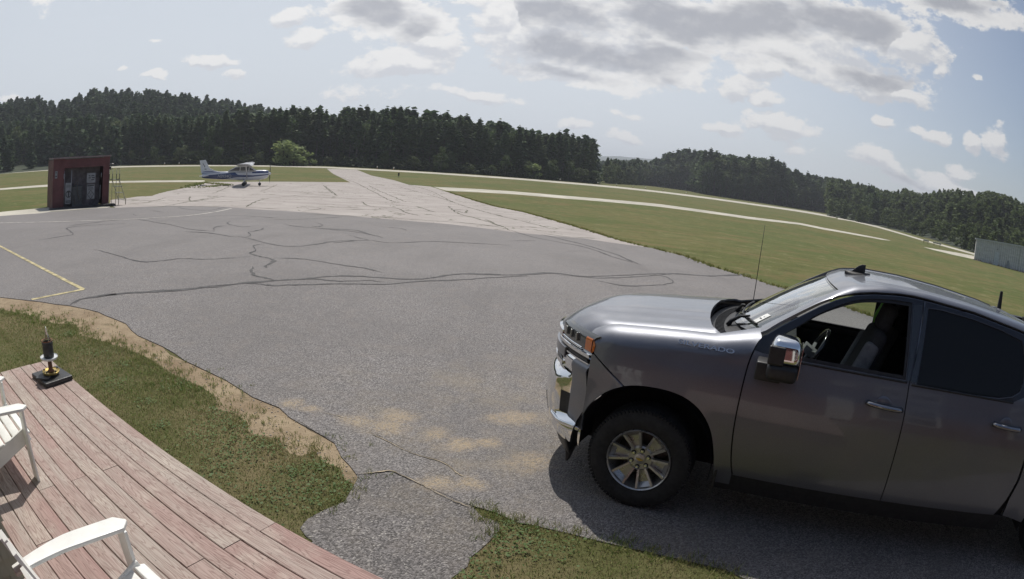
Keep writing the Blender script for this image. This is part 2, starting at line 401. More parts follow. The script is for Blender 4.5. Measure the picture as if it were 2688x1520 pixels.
def build_ground():
    pts = []; edges = []; polys = []
    for nme, poly in REG:
        poly = wob(poly, .07 if nme == 'dirt' else .03) if nme in ('apron', 'dirt', 'walk', 'ramp') else wob(poly, .05)
        poly = [(float(a), float(b)) for a, b in poly]; polys.append(poly)
        b = len(pts); pts += poly; edges += [(b+i, b+(i+1) % len(poly)) for i in range(len(poly))]
    pts += near_pts()
    r = delaunay_2d_cdt([Vector(p) for p in pts], edges, [], 0, 1e-4)
    V = np.array([(v.x, v.y) for v in r[0]]); F = np.array([f for f in r[2] if len(f) == 3])
    c = V[F].mean(1); own = np.full(len(F), -1)
    for i, poly in enumerate(polys):
        k = inpoly(c[:, 0], c[:, 1], poly) & (own < 0); own[k] = i
    Z = zg(V[:, 0], V[:, 1])
    def out(sel, name, m, dz=0., skirt=0.):
        f = F[sel]; ids = np.unique(f); mp = {int(a): i for i, a in enumerate(ids)}
        vs = [(V[i, 0], V[i, 1], Z[i]+dz) for i in ids]; fs = [tuple(mp[int(a)] for a in t) for t in f]
        if skirt:
            ec = {}
            for t in fs:
                for a, b in zip(t, t[1:]+t[:1]): ec[(a, b)] = 1
            bd = [(a, b) for (a, b) in ec if (b, a) not in ec]; n = len(vs); lo = {}
            for a, b in bd:
                for q in (a, b):
                    if q not in lo: lo[q] = len(vs); vs.append((vs[q][0], vs[q][1], vs[q][2]-skirt))
                fs.append((b, a, lo[a], lo[b]))
        return tag(mesh_obj(name, vs, fs, m), kind='structure')
    nm = [n for n, _ in REG]; ix = lambda *a: np.isin(own, [nm.index(x) for x in a])
    out(own < 0, 'ground', M_GRASS)
    out(ix('apron'), 'apron', M_APRON, .010, .05)
    out(ix('walk'), 'path', M_WALK, .007, .03)
    out(ix('dirt'), 'dirt_strip', M_DIRT)
    out(ix('ramp'), 'ramp_pavement', M_RAMP, .008, .03)
    out(ix('runway'), 'runway', M_RUN)
    out(ix('road'), 'gravel_road', M_RUN)
    out(ix('taxi', 'taxi2', 'taxi3'), 'taxiway', M_RUN)
    out(ix('shoulder'), 'gravel_shoulder', M_RUN)

# ---- ground materials (object space = metres)
def grass_bld(nt, b):
    v = nt.obj(); x, y, z = nt.sep(v)
    n1 = nt.noise(v, .07, 4, .6); n2 = nt.noise(v, .6, 5, .65); n3 = nt.noise(v, 9, 4, .7)
    st = nt.noise(nt.map(v, (.10, .8, 1), (0, 0, rad(-14))), 1.0, 5, .65)
    c = nt.mix(nt.ramp(st, .38, .62), (.112, .116, .036), (.158, .142, .056))
    c = nt.mix(nt.ramp(n1, .40, .62, 0, .8), c, (.085, .112, .030))
    c = nt.mix(nt.ramp(n2, .52, .75, 0, .6), c, (.165, .150, .066))
    c = nt.mix(nt.ramp(n3, .35, .7, 0, .55), c, (.052, .062, .020))
    n4 = nt.noise(v, .85, 6, .75); n5 = nt.noise(nt.vec('ADD', v, (5., 9., 0)), .28, 5, .7)
    c = nt.mix(nt.ramp(n4, .54, .66, 0, .65), c, (.205, .190, .095)); c = nt.mix(nt.ramp(n4, .46, .34, 0, .6), c, (.060, .066, .022)); c = nt.mix(nt.ramp(n5, .52, .62, 0, .5), c, (.165, .118, .055))
    # near the building the turf is seen between real blades: thatch and soil
    dist = nt.vec('LENGTH', v, out=1)
    c = nt.mix(nt.ramp(dist, 7, 16, 1, 0), c, nt.mix(nt.ramp(n2, .4, .65), (.085, .088, .034), (.16, .13, .072)))
    nt.put(b.inputs['Base Color'], c); bump(nt, b, nt.math('ADD', n3, n2), .6, .05)
M_GRASS = mat('grass', rough=.95, spec=.15, build=grass_bld)

SAND = [(762,1062,60,22),(815,1075,48,14),(935,1108,75,30),(1040,1098,85,30),(1010,1125,90,34),(1140,1145,60,26),(1205,1170,95,30),(1280,1165,60,24),(1150,1270,85,34),(1225,1272,70,30),(1350,1100,110,26),(1395,1215,90,40)]
def sandmask(nt, v):
    m = None
    for cx, cy, a_, b_ in SAND:
        c, px_, py_ = gpt([(cx, cy), (cx+a_, cy), (cx, cy-b_)]); J = np.linalg.inv(np.stack([px_-c, py_-c], 1))
        q = nt.vec('SUBTRACT', v, (c[0], c[1], 0)); s = nt.comb(nt.vec('DOT_PRODUCT', q, (J[0, 0], J[0, 1], 0), out=1), nt.vec('DOT_PRODUCT', q, (J[1, 0], J[1, 1], 0), out=1))
        k = nt.math('SUBTRACT', 1., nt.vec('LENGTH', s, out=1)); m = k if m is None else nt.math('MAXIMUM', m, k)
    return m

def apron_bld(nt, b, base=(.168, .157, .154), sand=True, coarse=1.):
    v = nt.obj(); a = nt.voro(v, 95/coarse); a2 = nt.voro(v, 95/coarse, out='Color'); n = nt.noise(v, 140/coarse, 2, .6)
    big = nt.noise(v, .35, 5, .6); mid = nt.noise(v, 3.2, 5, .65)
    gr = nt.sep(a2)[0]
    dk_ = tuple(x*.42 for x in base); lt = tuple(min(1, x*1.9) for x in base)
    c = nt.mix(nt.ramp(gr, .1, .95), dk_, lt)
    c = nt.mix(nt.ramp(gr, .93, .98), c, (.42, .40, .37))
    c = nt.mix(nt.ramp(n, .3, .7, 0, .5), c, base)
    # far away the stones merge
    dist = nt.vec('LENGTH', v, out=1); c = nt.mix(nt.ramp(dist, 6, 26, 0, .75), c, base)
    c = nt.mix(nt.ramp(big, .35, .68, 0, .5), c, tuple(x*.80 for x in base))
    c = nt.mix(nt.ramp(mid, .45, .75, 0, .35), c, tuple(x*y for x, y in zip(base, (1.35, 1.26, 1.14))))
    tr = nt.noise(nt.map(v, (.9, .10, 1), (0, 0, rad(35))), 1.0, 4, .6); c = nt.mix(nt.ramp(tr, .52, .72, 0, .28), c, tuple(x*.62 for x in base))
    pt = nt.noise(nt.vec('ADD', v, (11., 4., 0)), .13, 3, .5); c = nt.mix(nt.ramp(pt, .5, .56, 0, .16), c, tuple(x*1.35 for x in base))
    if sand:
        near_ = nt.ramp(nt.vec('LENGTH', nt.vec('SUBTRACT', v, (.3, 5.0, 0)), out=1), .5, 3.2, 1, 0)
        c = nt.mix(nt.math('MULTIPLY', near_, nt.ramp(nt.math('ADD', nt.noise(v, 1.1, 5, .7), nt.math('MULTIPLY', nt.noise(v, 45, 2), .3)), .55, .95, 0, .65)), c, (.27, .225, .16))
        m = nt.math('ADD', sandmask(nt, v), nt.math('MULTIPLY_ADD', nt.noise(v, 4, 7, .75), 1.9, -1.0))
        m2 = nt.math('MULTIPLY', nt.ramp(m, .0, .95), nt.ramp(nt.noise(v, 38, 5, .8), .36, .60, .12, 1))
        c = nt.mix(nt.math('MULTIPLY', m2, .85), c, (.38, .30, .20))
    nt.put(b.inputs['Base Color'], c); nt.put(b.inputs['Roughness'], .82)
    bump(nt, b, nt.math('MULTIPLY', a, -1.), nt.ramp(dist, 4, 20, .7, .15), .012*coarse)
M_APRON = mat('asphalt', spec=.35, build=apron_bld)
M_WALK = mat('coarse_asphalt', spec=.35, build=lambda nt, b: apron_bld(nt, b, (.138, .129, .127), True, 1.1))

def dirt_bld(nt, b):
    v = nt.obj(); n = nt.noise(v, 1.6, 6, .65); f = nt.noise(v, 22, 5, .7); p = nt.voro(v, 60)
    c = nt.mix(nt.ramp(n, .35, .65), (.235, .175, .115), (.33, .26, .175))
    c = nt.mix(nt.ramp(f, .52, .72, 0, .7), c, (.15, .115, .075))
    c = nt.mix(nt.ramp(nt.noise(v, 3.5, 6, .7), .56, .7, 0, .6), c, (.11, .095, .05))
    c = nt.mix(nt.ramp(p, .0, .25, .35, 0), c, (.40, .34, .26))
    nt.put(b.inputs['Base Color'], c); bump(nt, b, nt.math('ADD', f, nt.math('MULTIPLY', n, 2)), .8, .02)
M_DIRT = mat('dirt', rough=.95, spec=.2, build=dirt_bld)

def ramp_bld(nt, b):
    v = nt.obj(); n = nt.noise(v, .5, 6, .65); f = nt.noise(v, 12, 4, .7); s = nt.noise(nt.map(v, (.12, 1.2, 1), (0, 0, rad(-10))), 1, 4, .6)
    c = nt.mix(nt.ramp(n, .35, .68), (.33, .295, .275), (.40, .365, .340))
    c = nt.mix(nt.ramp(s, .4, .7, 0, .4), c, (.27, .245, .225))
    w_ = nt.vec('ADD', v, nt.vec('SCALE', nt.vec('SUBTRACT', nt.noise(v, .45, 4, .6, col=True), (.5, .5, .5)), 2.8))
    e = nt.voro(w_, .19, 'DISTANCE_TO_EDGE'); e2 = nt.voro(nt.map(w_, (1, 1, 1), loc=(7, 3, 0)), .42, 'DISTANCE_TO_EDGE')
    k = nt.math('MULTIPLY', nt.ramp(e, .004, .012, 1, 0), nt.ramp(nt.noise(v, .3, 3), .40, .52))
    k2 = nt.math('MULTIPLY', nt.ramp(e2, .004, .016, 1, 0), nt.ramp(nt.noise(nt.map(v, loc=(9, 0, 0)), .22, 3), .54, .60))
    c = nt.mix(nt.math('MULTIPLY', nt.math('MAXIMUM', k, k2), .8), c, (.075, .08, .045))
    c = nt.mix(nt.ramp(f, .5, .8, 0, .35), c, (.24, .22, .20))
    nt.put(b.inputs['Base Color'], c); bump(nt, b, f, .3, .01)
M_RAMP = mat('old_pale_asphalt', rough=.9, spec=.25, build=ramp_bld)
M_RUN = varied('pale_gravel', (.46, .43, .36), .9, .16, .35)
build_ground()

# ---- painted lines and sealed cracks: thin sheets over the pavement
def strip(name, lines, m, dz, width, jitter=0., label=None):
    vs, fs = [], []
    for ln in lines:
        wd = width
        if isinstance(ln, tuple): ln, wd = ln
        p = smooth_line(gpt(ln), 5)
        # resample finely enough to wander
        q = [p[0]]
        for a, b in zip(p[:-1], p[1:]):
            d = np.linalg.norm(b-a); k = max(1, int(d/(.12 if jitter else 1.2)))
            k = min(k, 40)
            for j in range(1, k+1): q.append(a+(b-a)*j/k)
        q = np.array(q)
        if jitter:
            nn = len(q); off = np.convolve(RNG.normal(size=nn+8), np.ones(7)/7, 'same')[:nn]
            t = np.gradient(q, axis=0); t /= np.linalg.norm(t, axis=1)[:, None]+1e-9
            q = q+np.stack([-t[:, 1], t[:, 0]], 1)*off[:, None]*jitter
            q = q + RNG.normal(size=q.shape)*jitter*.12
        t = np.gradient(q, axis=0); t /= np.linalg.norm(t, axis=1)[:, None]+1e-9; n_ = np.stack([-t[:, 1], t[:, 0]], 1)
        ww = np.full(len(q), wd)
        if jitter:
            ww = ww*(.55+.9*np.abs(np.convolve(RNG.normal(size=len(q)+8), np.ones(6)/3, 'same')[:len(q)])); ww[:3] *= .4; ww[-3:] *= .4
        b0 = len(vs)
        for a, k, w_ in zip(q, n_, ww):
            for s in (-.5, .5): e = a+k*s*w_; vs.append((e[0], e[1], float(zg(*e))+dz))
        fs += [(b0+2*i, b0+2*i+1, b0+2*i+3, b0+2*i+2) for i in range(len(q)-1)]
    return tag(mesh_obj(name, vs, fs, m), kind='structure')
def Z8(*p): return [(x*.3883, 560+y*.3883) for x, y in p]
def Z2(*p): return [(800+x*.3883, 200+y*.3883) for x, y in p]
def Z1(*p): return [(x*.3495, 200+y*.3495) for x, y in p]
def OV(*p): return [(x*1.0439, y*1.0439) for x, y in p]
def Z4(*p): return [(640+x*.2336, 1000+y*.2336) for x, y in p]
M_SEAL = varied('crack_sealer', (.045, .042, .043), .7, .3, 3)
CR = [(Z8((490,625),(560,590),(660,570),(860,540),(960,535),(1100,528),(1270,520),(1390,500),(1560,490),(1680,470),(1840,460),(1990,452),(2160,437),(2400,433),(2575,440))+OV((1060,703),(1160,689),(1300,692),(1390,688),(1480,697),(1600,692),(1700,690),(1800,695),(1880,690)), .075),
 Z8((660,574),(860,546),(1100,534),(1270,524),(1390,508),(1560,494)),
 (Z8((1650,475),(1750,480),(1830,492),(1990,488),(2300,480),(2575,483))+OV((1060,708),(1150,706),(1230,700),(1330,696)), .065),
 Z8((1990,455),(2150,450),(2300,462),(2500,458),(2575,468)),
 Z8((1700,365),(1695,390),(1720,420),(1780,440),(1840,460)),
 Z8((1190,127),(1330,130),(1450,140),(1560,158),(1650,165),(1760,195),(1870,220),(1990,228),(2130,212),(2250,193),(2400,187))+Z2((190,1130),(420,1110),(600,1130),(850,1120),(1100,1130),(1390,1145)),
 Z8((1650,165),(1690,150),(1690,130),(1760,115),(1780,100)),
 (Z8((1790,210),(1710,225),(1715,255),(1690,275),(1740,290),(1810,300),(1830,315),(1850,330),(1790,360),(1800,370)), .05),
 Z8((1850,308),(2000,310),(2130,325),(2280,350),(2450,375),(2575,405)),
 Z8((630,245),(720,270),(860,305),(970,328),(1100,322),(1220,308),(1400,312),(1690,295)),
 Z8((260,185),(410,160),(500,145),(470,125),(455,100),(600,85),(850,70)),
 Z8((1550,55),(1530,65),(1560,80),(1640,95),(1750,85)), Z8((1440,120),(1455,95),(1530,85)),
 Z8((930,45),(1130,75),(1290,110),(1450,125)), Z8((1910,75),(2050,95),(2280,110),(2420,120),(2575,165)), Z8((2120,60),(2180,80),(2150,95),(2100,88)),
 Z2((100,1035),(350,1055),(530,1095)), Z2((300,1075),(430,1110)), Z2((510,1020),(640,1030),(690,1045)),
 Z2((1400,1045),(1540,1090),(1700,1120),(1900,1160),(2100,1230),(2280,1280)), Z2((1370,1115),(1560,1115)), Z2((1770,1185),(1920,1185)), Z2((1600,1070),(1800,1120),(2050,1190),(2250,1270)),
 OV((1640,690),(1680,700),(1685,712),(1640,718),(1570,720),(1500,708)), OV((1400,692),(1500,700),(1600,697),(1700,688)),
 Z1((1700,985),(1560,1010),(1400,1000),(1330,985)), Z1((1130,1010),(1230,1025)), Z1((1000,1035),(1030,1050)), Z1((500,1130),(760,1095),(980,1075)),
 Z1((2000,1080),(2300,1075),(2575,1060)), Z1((1520,1060),(1800,1050),(2100,1070))]
strip('crack_sealant', CR, M_SEAL, .0155, .046, .07)
RC = [Z2((380,740),(470,785),(600,850),(640,850)), Z2((430,740),(560,800),(690,852)), Z2((640,750),(900,820),(1100,885),(1300,940),(1450,975)), Z2((970,880),(1040,930),(1150,960),(1280,1000),(1400,1045)), Z2((1220,970),(1290,1000)),
 Z2((750,880),(880,920)), Z2((0,910),(100,900),(80,890)), Z2((390,850),(440,880),(620,895),(680,920),(770,945)), Z2((0,740),(380,745)), Z2((0,820),(500,830)), Z2((0,885),(400,890)), Z2((240,900),(880,915)), Z2((0,932),(600,962),(1150,1000),(1350,1030)),
 Z2((1450,975),(1660,1030)), Z2((1600,1060),(1750,1085),(2000,1100)), Z2((140,745),(190,785),(210,805)), Z2((190,665),(330,715),(400,750)), Z2((1000,905),(1090,905),(1080,925),(1000,905)), Z2((700,735),(860,780),(1000,850)),
 Z1((1200,985),(1500,930),(1640,900)), Z1((1850,985),(1900,950),(1980,925)), Z1((1350,950),(1500,935),(1700,900)), Z1((1430,905),(1430,935),(1560,945),(1900,935)), Z1((1600,880),(1700,840),(1720,825)), Z1((1960,865),(2080,815)), Z1((2120,905),(2300,890)),
 Z1((1100,950),(1250,915)), Z1((1500,830),(1700,835),(1950,830),(2300,840)), Z1((2430,820),(2500,880),(2530,900)), Z1((1300,870),(1500,855),(1700,860)), Z1((1100,985),(1400,980),(1800,985),(2100,1000)), Z1((1900,900),(2200,905),(2575,910))]
strip('ramp_cracks', RC, varied('weedy_crack', (.085, .085, .05), .9, .4, 2), .0135, .07, .08)
strip('path_cracks', [Z4((850,360),(1000,385),(1160,435)), Z4((1400,590),(1600,685),(1850,810),(2050,880),(2250,950),(2400,1060),(2480,1090)), Z4((1280,1050),(1440,1040),(1640,1022),(1800,1090),(2000,1190),(2200,1290),(2400,1380),(2530,1430))], varied('sandy_crack', (.30, .25, .18), .95, .4, 9), .0155, .008, .02)
strip('path_crack_shadows', [Z4((1405,583),(1600,676),(1850,801),(2050,871),(2250,941),(2400,1052),(2480,1083)), Z4((560,430),(640,484),(780,560),(900,630),(1020,700))], varied('painted_crack_shade', (.03, .028, .028), .9, .3, 9), .0170, .0035, .02)  # dark lines painted in as the shade beside a path crack and the pavement edge
M_YEL = varied('yellow_line_paint', (.44, .375, .20), .75, .3, 5); M_WHT = varied('white_line_paint', (.50, .47, .42), .7, .25, 3)
strip('road_markings', [Z8((-60,200),(0,225),(280,372),(562,518)), Z8((566,519),(390,553),(215,588))], M_YEL, .0155, .10)
strip('white_road_marking', [Z1((-200,1112),(0,1105),(450,1095),(900,1080),(1180,1065),(1400,1050),(1550,1032),(1650,1015),(1740,995))], M_WHT, .0155, .10)
# ------------------------------------------------------------------ pickup truck (x back along the truck, y away from the camera, z up)
def paint_bld(nt, b):
    v = nt.obj(); f = nt.voro(v, 900, out='Color'); d = nt.noise(v, 3, 4, .6)
    nt.put(b.inputs['Base Color'], nt.mix(nt.ramp(nt.sep(f)[0], .2, .9), (.135, .142, .165), (.185, .193, .220)))
    nt.put(b.inputs['Roughness'], nt.ramp(d, .35, .7, .38, .48))
M_PAINT = mat('grey_metallic_paint', rough=.34, metal=.70, build=paint_bld, Coat_Weight=.75, Coat_Roughness=.05)
M_FRAME = mat('dark_window_frame', (.020, .022, .030), .32, .3, Coat_Weight=.4)
M_DKCH = mat('dark_chrome', (.30, .30, .31), .14, 1.)
M_CHROME = mat('chrome', (.78, .79, .80), .07, 1.)
M_BLK = varied('black_plastic', (.018, .018, .02), .5, .2, 20)
M_GLOSSBLK = mat('gloss_black', (.010, .010, .012), .12, 0, Coat_Weight=1.)
M_RUB = varied('rubber', (.020, .020, .021), .82, .25, 14, bmp=.15)
M_RIM = varied('silver_alloy', (.50, .49, .47), .33, .12, 9, metal=.8)
M_DARKIN = mat('dark_cavity', (.008, .008, .009), .95)
M_CABIN = varied('cabin_trim', (.022, .022, .024), .75, .2, 12)
M_SEAT = varied('grey_seat_cloth', (.16, .16, .16), .9, .12, 30, bmp=.1)
M_SEATD = varied('dark_seat_cloth', (.028, .028, .030), .9, .15, 30, bmp=.1)
def glass_bld(tint, refl):
    def f(nt, b):
        o = nt.n['Material Output']; tr = nt.new('ShaderNodeBsdfTransparent'); nt.put(tr.inputs[0], tint)
        gl = nt.new('ShaderNodeBsdfGlossy'); nt.put(gl.inputs[0], (1, 1, 1)); gl.inputs['Roughness'].default_value = .02
        fr = nt.new('ShaderNodeFresnel'); fr.inputs[0].default_value = 1.5
        mx = nt.new('ShaderNodeMixShader'); nt.put(mx.inputs[0], nt.math('MULTIPLY_ADD', fr.outputs[0], refl, .012, clamp=True)); nt.l.new(tr.outputs[0], mx.inputs[1]); nt.l.new(gl.outputs[0], mx.inputs[2])
        nt.l.new(mx.outputs[0], o.inputs[0]); nt.n.remove(b)
    return f
M_GLASS = mat('windshield_glass', build=glass_bld((.62, .70, .68), 2.0))
M_CLEAR = mat('clear_glass', build=glass_bld((.80, .84, .82), 1.1))
M_TINT = mat('tinted_glass', (.012, .013, .014), .10, 0, .25)
M_LENS = mat('headlight_lens', (.055, .058, .058), .10, .0, Coat_Weight=1.)
M_LAMP = mat('lamp_silver', (.30, .31, .30), .25, .6)
M_AMBER = mat('amber_lens', (.62, .16, .02), .18, 0, Coat_Weight=1.)

TX, TY, TH = 1.40, 4.61, -.45
truck = empty('pickup_truck', (TX, TY, 0), TH, 'dark grey metallic crew cab pickup truck parked beside the deck', 'pickup truck')

interp = lambda x, xs, ys: float(np.interp(x, xs, ys))
_ht = ([-.62, -.55, -.5, -.43, -.345, -.127, .142, .37, .67], [1.17, 1.212, 1.243, 1.281, 1.303, 1.325, 1.35, 1.367, 1.45])
_zw = ([.30, .38, .45, .5, .62, .8, .95, 1.05, 1.10, 1.15, 1.2, 1.27, 1.31, 1.35, 1.85, 1.95], [.90, .935, .957, .972, .985, .994, 1.0, .996, .988, .975, .958, .944, .932, .92, .70, .66])
def WL(x, z):
    w_ = interp(z, *_zw)
    for ax in (0, 3.745):
        r = math.hypot(x-ax, z-.395); w_ += .022*math.exp(-((r-.50)/.06)**2) if z < 1.05 else 0
    if x < -.2: w_ -= .33*(-.2-x)**2
    return w_
def side_xyz(x, s, sg, inset=0.):
    return (x, sg*(WL(x, s)-inset), s)
def fender_xyz(x, s, sg, inset=0.):
    ht = interp(x, *_ht); z0 = ht-.15; Lc = .25
    if s <= z0: return (x, sg*(WL(x, s)-inset), s)
    a = min(1., (s-z0)/Lc)*math.pi/2; w0 = WL(x, z0); tp = interp(x, [.37, .67], [.80, .715])
    return (x, sg*((w0-(w0-tp)*(1-math.cos(a)))-inset), z0+.15*math.sin(a)-inset*math.sin(a))
def panel(name, outline, parent, m, f=side_xyz, holes=(), step=.05, sides=(-1, 1), solid=.012, inset=0., **kw):
    V, F = cdt(outline, holes, step)
    out = []
    for sg in sides:
        mb = MB(); mb.add([f(x, s, sg, inset) for x, s in V], [t if sg > 0 else t[::-1] for t in F])
        o = mb.build(name, m, parent, smooth=True, fix=False)
        bm = bmesh.new(); bm.from_mesh(o.data); bm.normal_update()
        # outward = +-y
        if sum(fc.normal.y*sg for fc in bm.faces) < 0: bmesh.ops.reverse_faces(bm, faces=bm.faces[:])
        if solid:
            bm.normal_update(); bmesh.ops.solidify(bm, geom=bm.faces[:], thickness=solid)
        bm.to_mesh(o.data); bm.free(); o.data.set_sharp_from_angle(angle=rad(40)); out.append(o)
    return out
def curve_pts(pts, n=5): return [tuple(p) for p in smooth_line(pts, n)]

gapF = curve_pts([(.681, 1.429), (.652, 1.379), (.618, 1.234), (.609, 1.003), (.617, .786), (.645, .592), (.684, .452)])   # fender / front door
gapB = [(1.790, 1.30), (1.840, .456)]
archF = curve_pts([(-.478, .50), (-.468, .58), (-.447, .666), (-.403, .760), (-.307, .865), (-.18, .938), (-.049, .967), (.111, .970), (.249, .944), (.369, .874), (.462, .755), (.520, .597), (.548, .45), (.556, .36)])
ia = min(range(len(archF)), key=lambda i: abs(archF[i][0]+.185))
seam = [(-.436, 1.108), (-.185, .937)]
# front fender
top = [(x, interp(x, *_ht)-.15+.25) for x in np.linspace(.675, -.50, 22)]
fend = [(x-.004, z) for x, z in gapF[::-1]][:-1] + top + [(-.505, 1.225), (-.470, 1.205), (-.440, 1.165), (-.443, 1.125)] + seam[:1] + archF[ia:] + [(.68, .36)]
panel('front_fender', fend, truck, M_PAINT, fender_xyz, step=.045)
# corner fascia ahead of the wheel
fas = [(-.4555, 1.092), (-.438, 1.100), (-.196, .931)] + [p for p in archF[:ia][::-1] if p[0] > -.452] + [(-.4555, .64)]
panel('front_fascia', fas, truck, M_PAINT, step=.045)
# doors with their window frames
up = [(.681, 1.429), (.774, 1.502), (.918, 1.598), (1.036, 1.673), (1.16, 1.738), (1.293, 1.785), (1.429, 1.811), (1.606, 1.831), (1.738, 1.836), (1.864, 1.833), (2.267, 1.812), (2.747, 1.757), (2.93, 1.72)]
upz = lambda x: interp(x, [p[0] for p in up], [p[1] for p in up])
fd_hole = curve_pts([(.745, 1.318), (.752, 1.40), (.811, 1.452), (.92, 1.530), (1.045, 1.623), (1.199, 1.704), (1.329, 1.754), (1.469, 1.780), (1.60, 1.793)], 3) + [(1.735, 1.797), (1.757, 1.318)]
fd = [(x+.006, z) for x, z in gapF[::-1]] + [(x+.004, upz(x)-.008) for x in np.linspace(.70, 1.82, 24)] + [(1.826, 1.60), (1.786, 1.30), (1.835, .456)]
fd_hole_far = [(x, z if z > 1.33 else 1.265) for x, z in fd_hole]
fdo = panel('front_door', fd, truck, M_PAINT, holes=[fd_hole], sides=(-1,)) + panel('front_door', fd, truck, M_PAINT, holes=[fd_hole_far], sides=(1,))
rd_hole = [(1.848, 1.305), (1.868, 1.785), (2.0, 1.788), (2.267, 1.772), (2.55, 1.738), (2.745, 1.700), (2.790, 1.60), (2.80, 1.44), (2.775, 1.375), (2.70, 1.335), (2.58, 1.312), (2.40, 1.305)]
rd = [(1.843, .456), (1.794, 1.30), (1.832, 1.60)] + [(x, upz(x)-.008) for x in np.linspace(1.832, 2.86, 20)] + [(2.93, 1.60), (2.965, 1.30), (2.972, .97), (2.985, .76), (2.955, .60), (2.90, .456)]
rdo = panel('rear_door', rd, truck, M_PAINT, holes=[rd_hole])
# black glass surrounds, side windows
def ring_panel(name, hole, m, parent_list, wdt, inset):
    c = np.mean(hole, 0)
    inner = [(c[0]+(p[0]-c[0])*(1-wdt/abs(p[0]-c[0]+1e-3) if abs(p[0]-c[0]) > .25 else p[0]-c[0] and 1), p[1]) for p in hole]
for i, sg in enumerate((-1, 1)):
    big = [(x, z) for x, z in rd_hole]
    g_ = panel('tinted_window', [(1.843, 1.30), (1.864, 1.79)]+rd_hole[2:-1]+[(2.40, 1.30)], rdo[i], M_TINT, sides=(sg,), inset=.012, solid=.004, step=.09)[0]
    panel('pillar_trim', [(1.765, 1.315), (1.742, 1.79), (1.818, 1.80), (1.784, 1.315)], fdo[i], M_GLOSSBLK, sides=(sg,), inset=-.006, solid=.004, step=.1)
    panel('pillar_trim', [(1.800, 1.312), (1.838, 1.79), (1.862, 1.785), (1.842, 1.312)], rdo[i], M_GLOSSBLK, sides=(sg,), inset=-.006, solid=.004, step=.1)
    fh = fd_hole if sg < 0 else fd_hole_far
    fo = [(.700, 1.322 if sg < 0 else 1.268)]+[(x+.006, z) for x, z in gapF[::-1] if z > 1.33]+[(x+.006, upz(x)-.012) for x in np.linspace(.70, 1.82, 24)]+[(1.80, 1.318 if sg < 0 else 1.268)]
    panel('window_frame', fo, fdo[i], M_FRAME, holes=[[(1.25+(x-1.25)*1.004, 1.55+(z-1.55)*1.004) for x, z in fh]], sides=(sg,), inset=-.003, solid=.004, step=.06)
    ro = [(1.802, 1.312)]+[(x, upz(x)-.012) for x in np.linspace(1.842, 2.84, 20)]+[(2.90, 1.55), (2.86, 1.36), (2.72, 1.302)]
    panel('window_frame', ro, rdo[i], M_FRAME, holes=[[(2.3+(x-2.3)*1.004, 1.55+(z-1.55)*1.02) for x, z in rd_hole]], sides=(sg,), inset=-.003, solid=.004, step=.06)
    cx, cz = 1.25, 1.55
    shrink = [(cx+(x-cx)*.955, cz+(z-cz)*.90) for x, z in fh]
    panel('window_trim', fh, fdo[i], M_BLK, holes=[shrink], sides=(sg,), inset=.010, solid=.012, step=.06)
    if sg > 0: panel('door_window', shrink, fdo[i], M_CLEAR, sides=(sg,), inset=.020, solid=0, step=.1)
    # belt strips
    mb = MB(); mb.tube([side_xyz(x, 1.307 if sg < 0 else 1.255, sg, -.004) for x in np.linspace(.76, 1.77, 8)], .008, 6); mb.build('belt_strip', M_BLK, fdo[i], True)
    mb = MB(); mb.tube([side_xyz(x, 1.298, sg, -.004) for x in np.linspace(1.81, 2.72, 8)], .008, 6); mb.build('belt_strip', M_BLK, rdo[i], True)
    # inner door trims
    mb = MB(); mb.bbox((.72, sg*.90-.03, .50), (1.78, sg*.90+.0, 1.27 if sg < 0 else 1.21)); mb.build('door_trim', M_CABIN, fdo[i], bevel=.02)
    mb = MB(); mb.bbox((1.84, sg*.90-.03, .50), (2.85, sg*.90, 1.27)); mb.build('door_trim', M_CABIN, rdo[i], bevel=.02)
# rocker, cab corner and bed sides
panel('rocker_panel', [(.56, .30), (.56, .452), (3.0, .452), (3.0, .30)], truck, M_BLK, inset=.012, step=.06)
panel('side_liner', [(.60, .40), (.60, 1.21), (3.0, 1.21), (3.0, .40)], truck, M_DARKIN, inset=.045, step=.12, solid=0)
M_BED = [(3.0, .46), (2.985, .60), (3.01, .76), (2.995, .97), (2.99, 1.34), (4.92, 1.34), (4.92, .56), (4.33, .52)] + [(3.745+.52*math.cos(a), .40+.56*math.sin(a)) for a in np.linspace(.12, math.pi-.05, 16)] + [(3.22, .42)]
panel('bed_side', M_BED, truck, M_PAINT, step=.08)
mb = MB(); mb.bbox((3.04, -.90, .70), (4.90, .90, .74)); mb.bbox((3.03, -.93, .60), (3.07, .93, 1.33)); mb.bbox((4.86, -.93, .60), (4.91, .93, 1.33)); mb.build('bed_floor', M_PAINT, truck)
mb = MB(); mb.bbox((4.92, -.95, .42), (5.05, .95, .62)); mb.build('rear_bumper', M_CHROME, truck, bevel=.03)
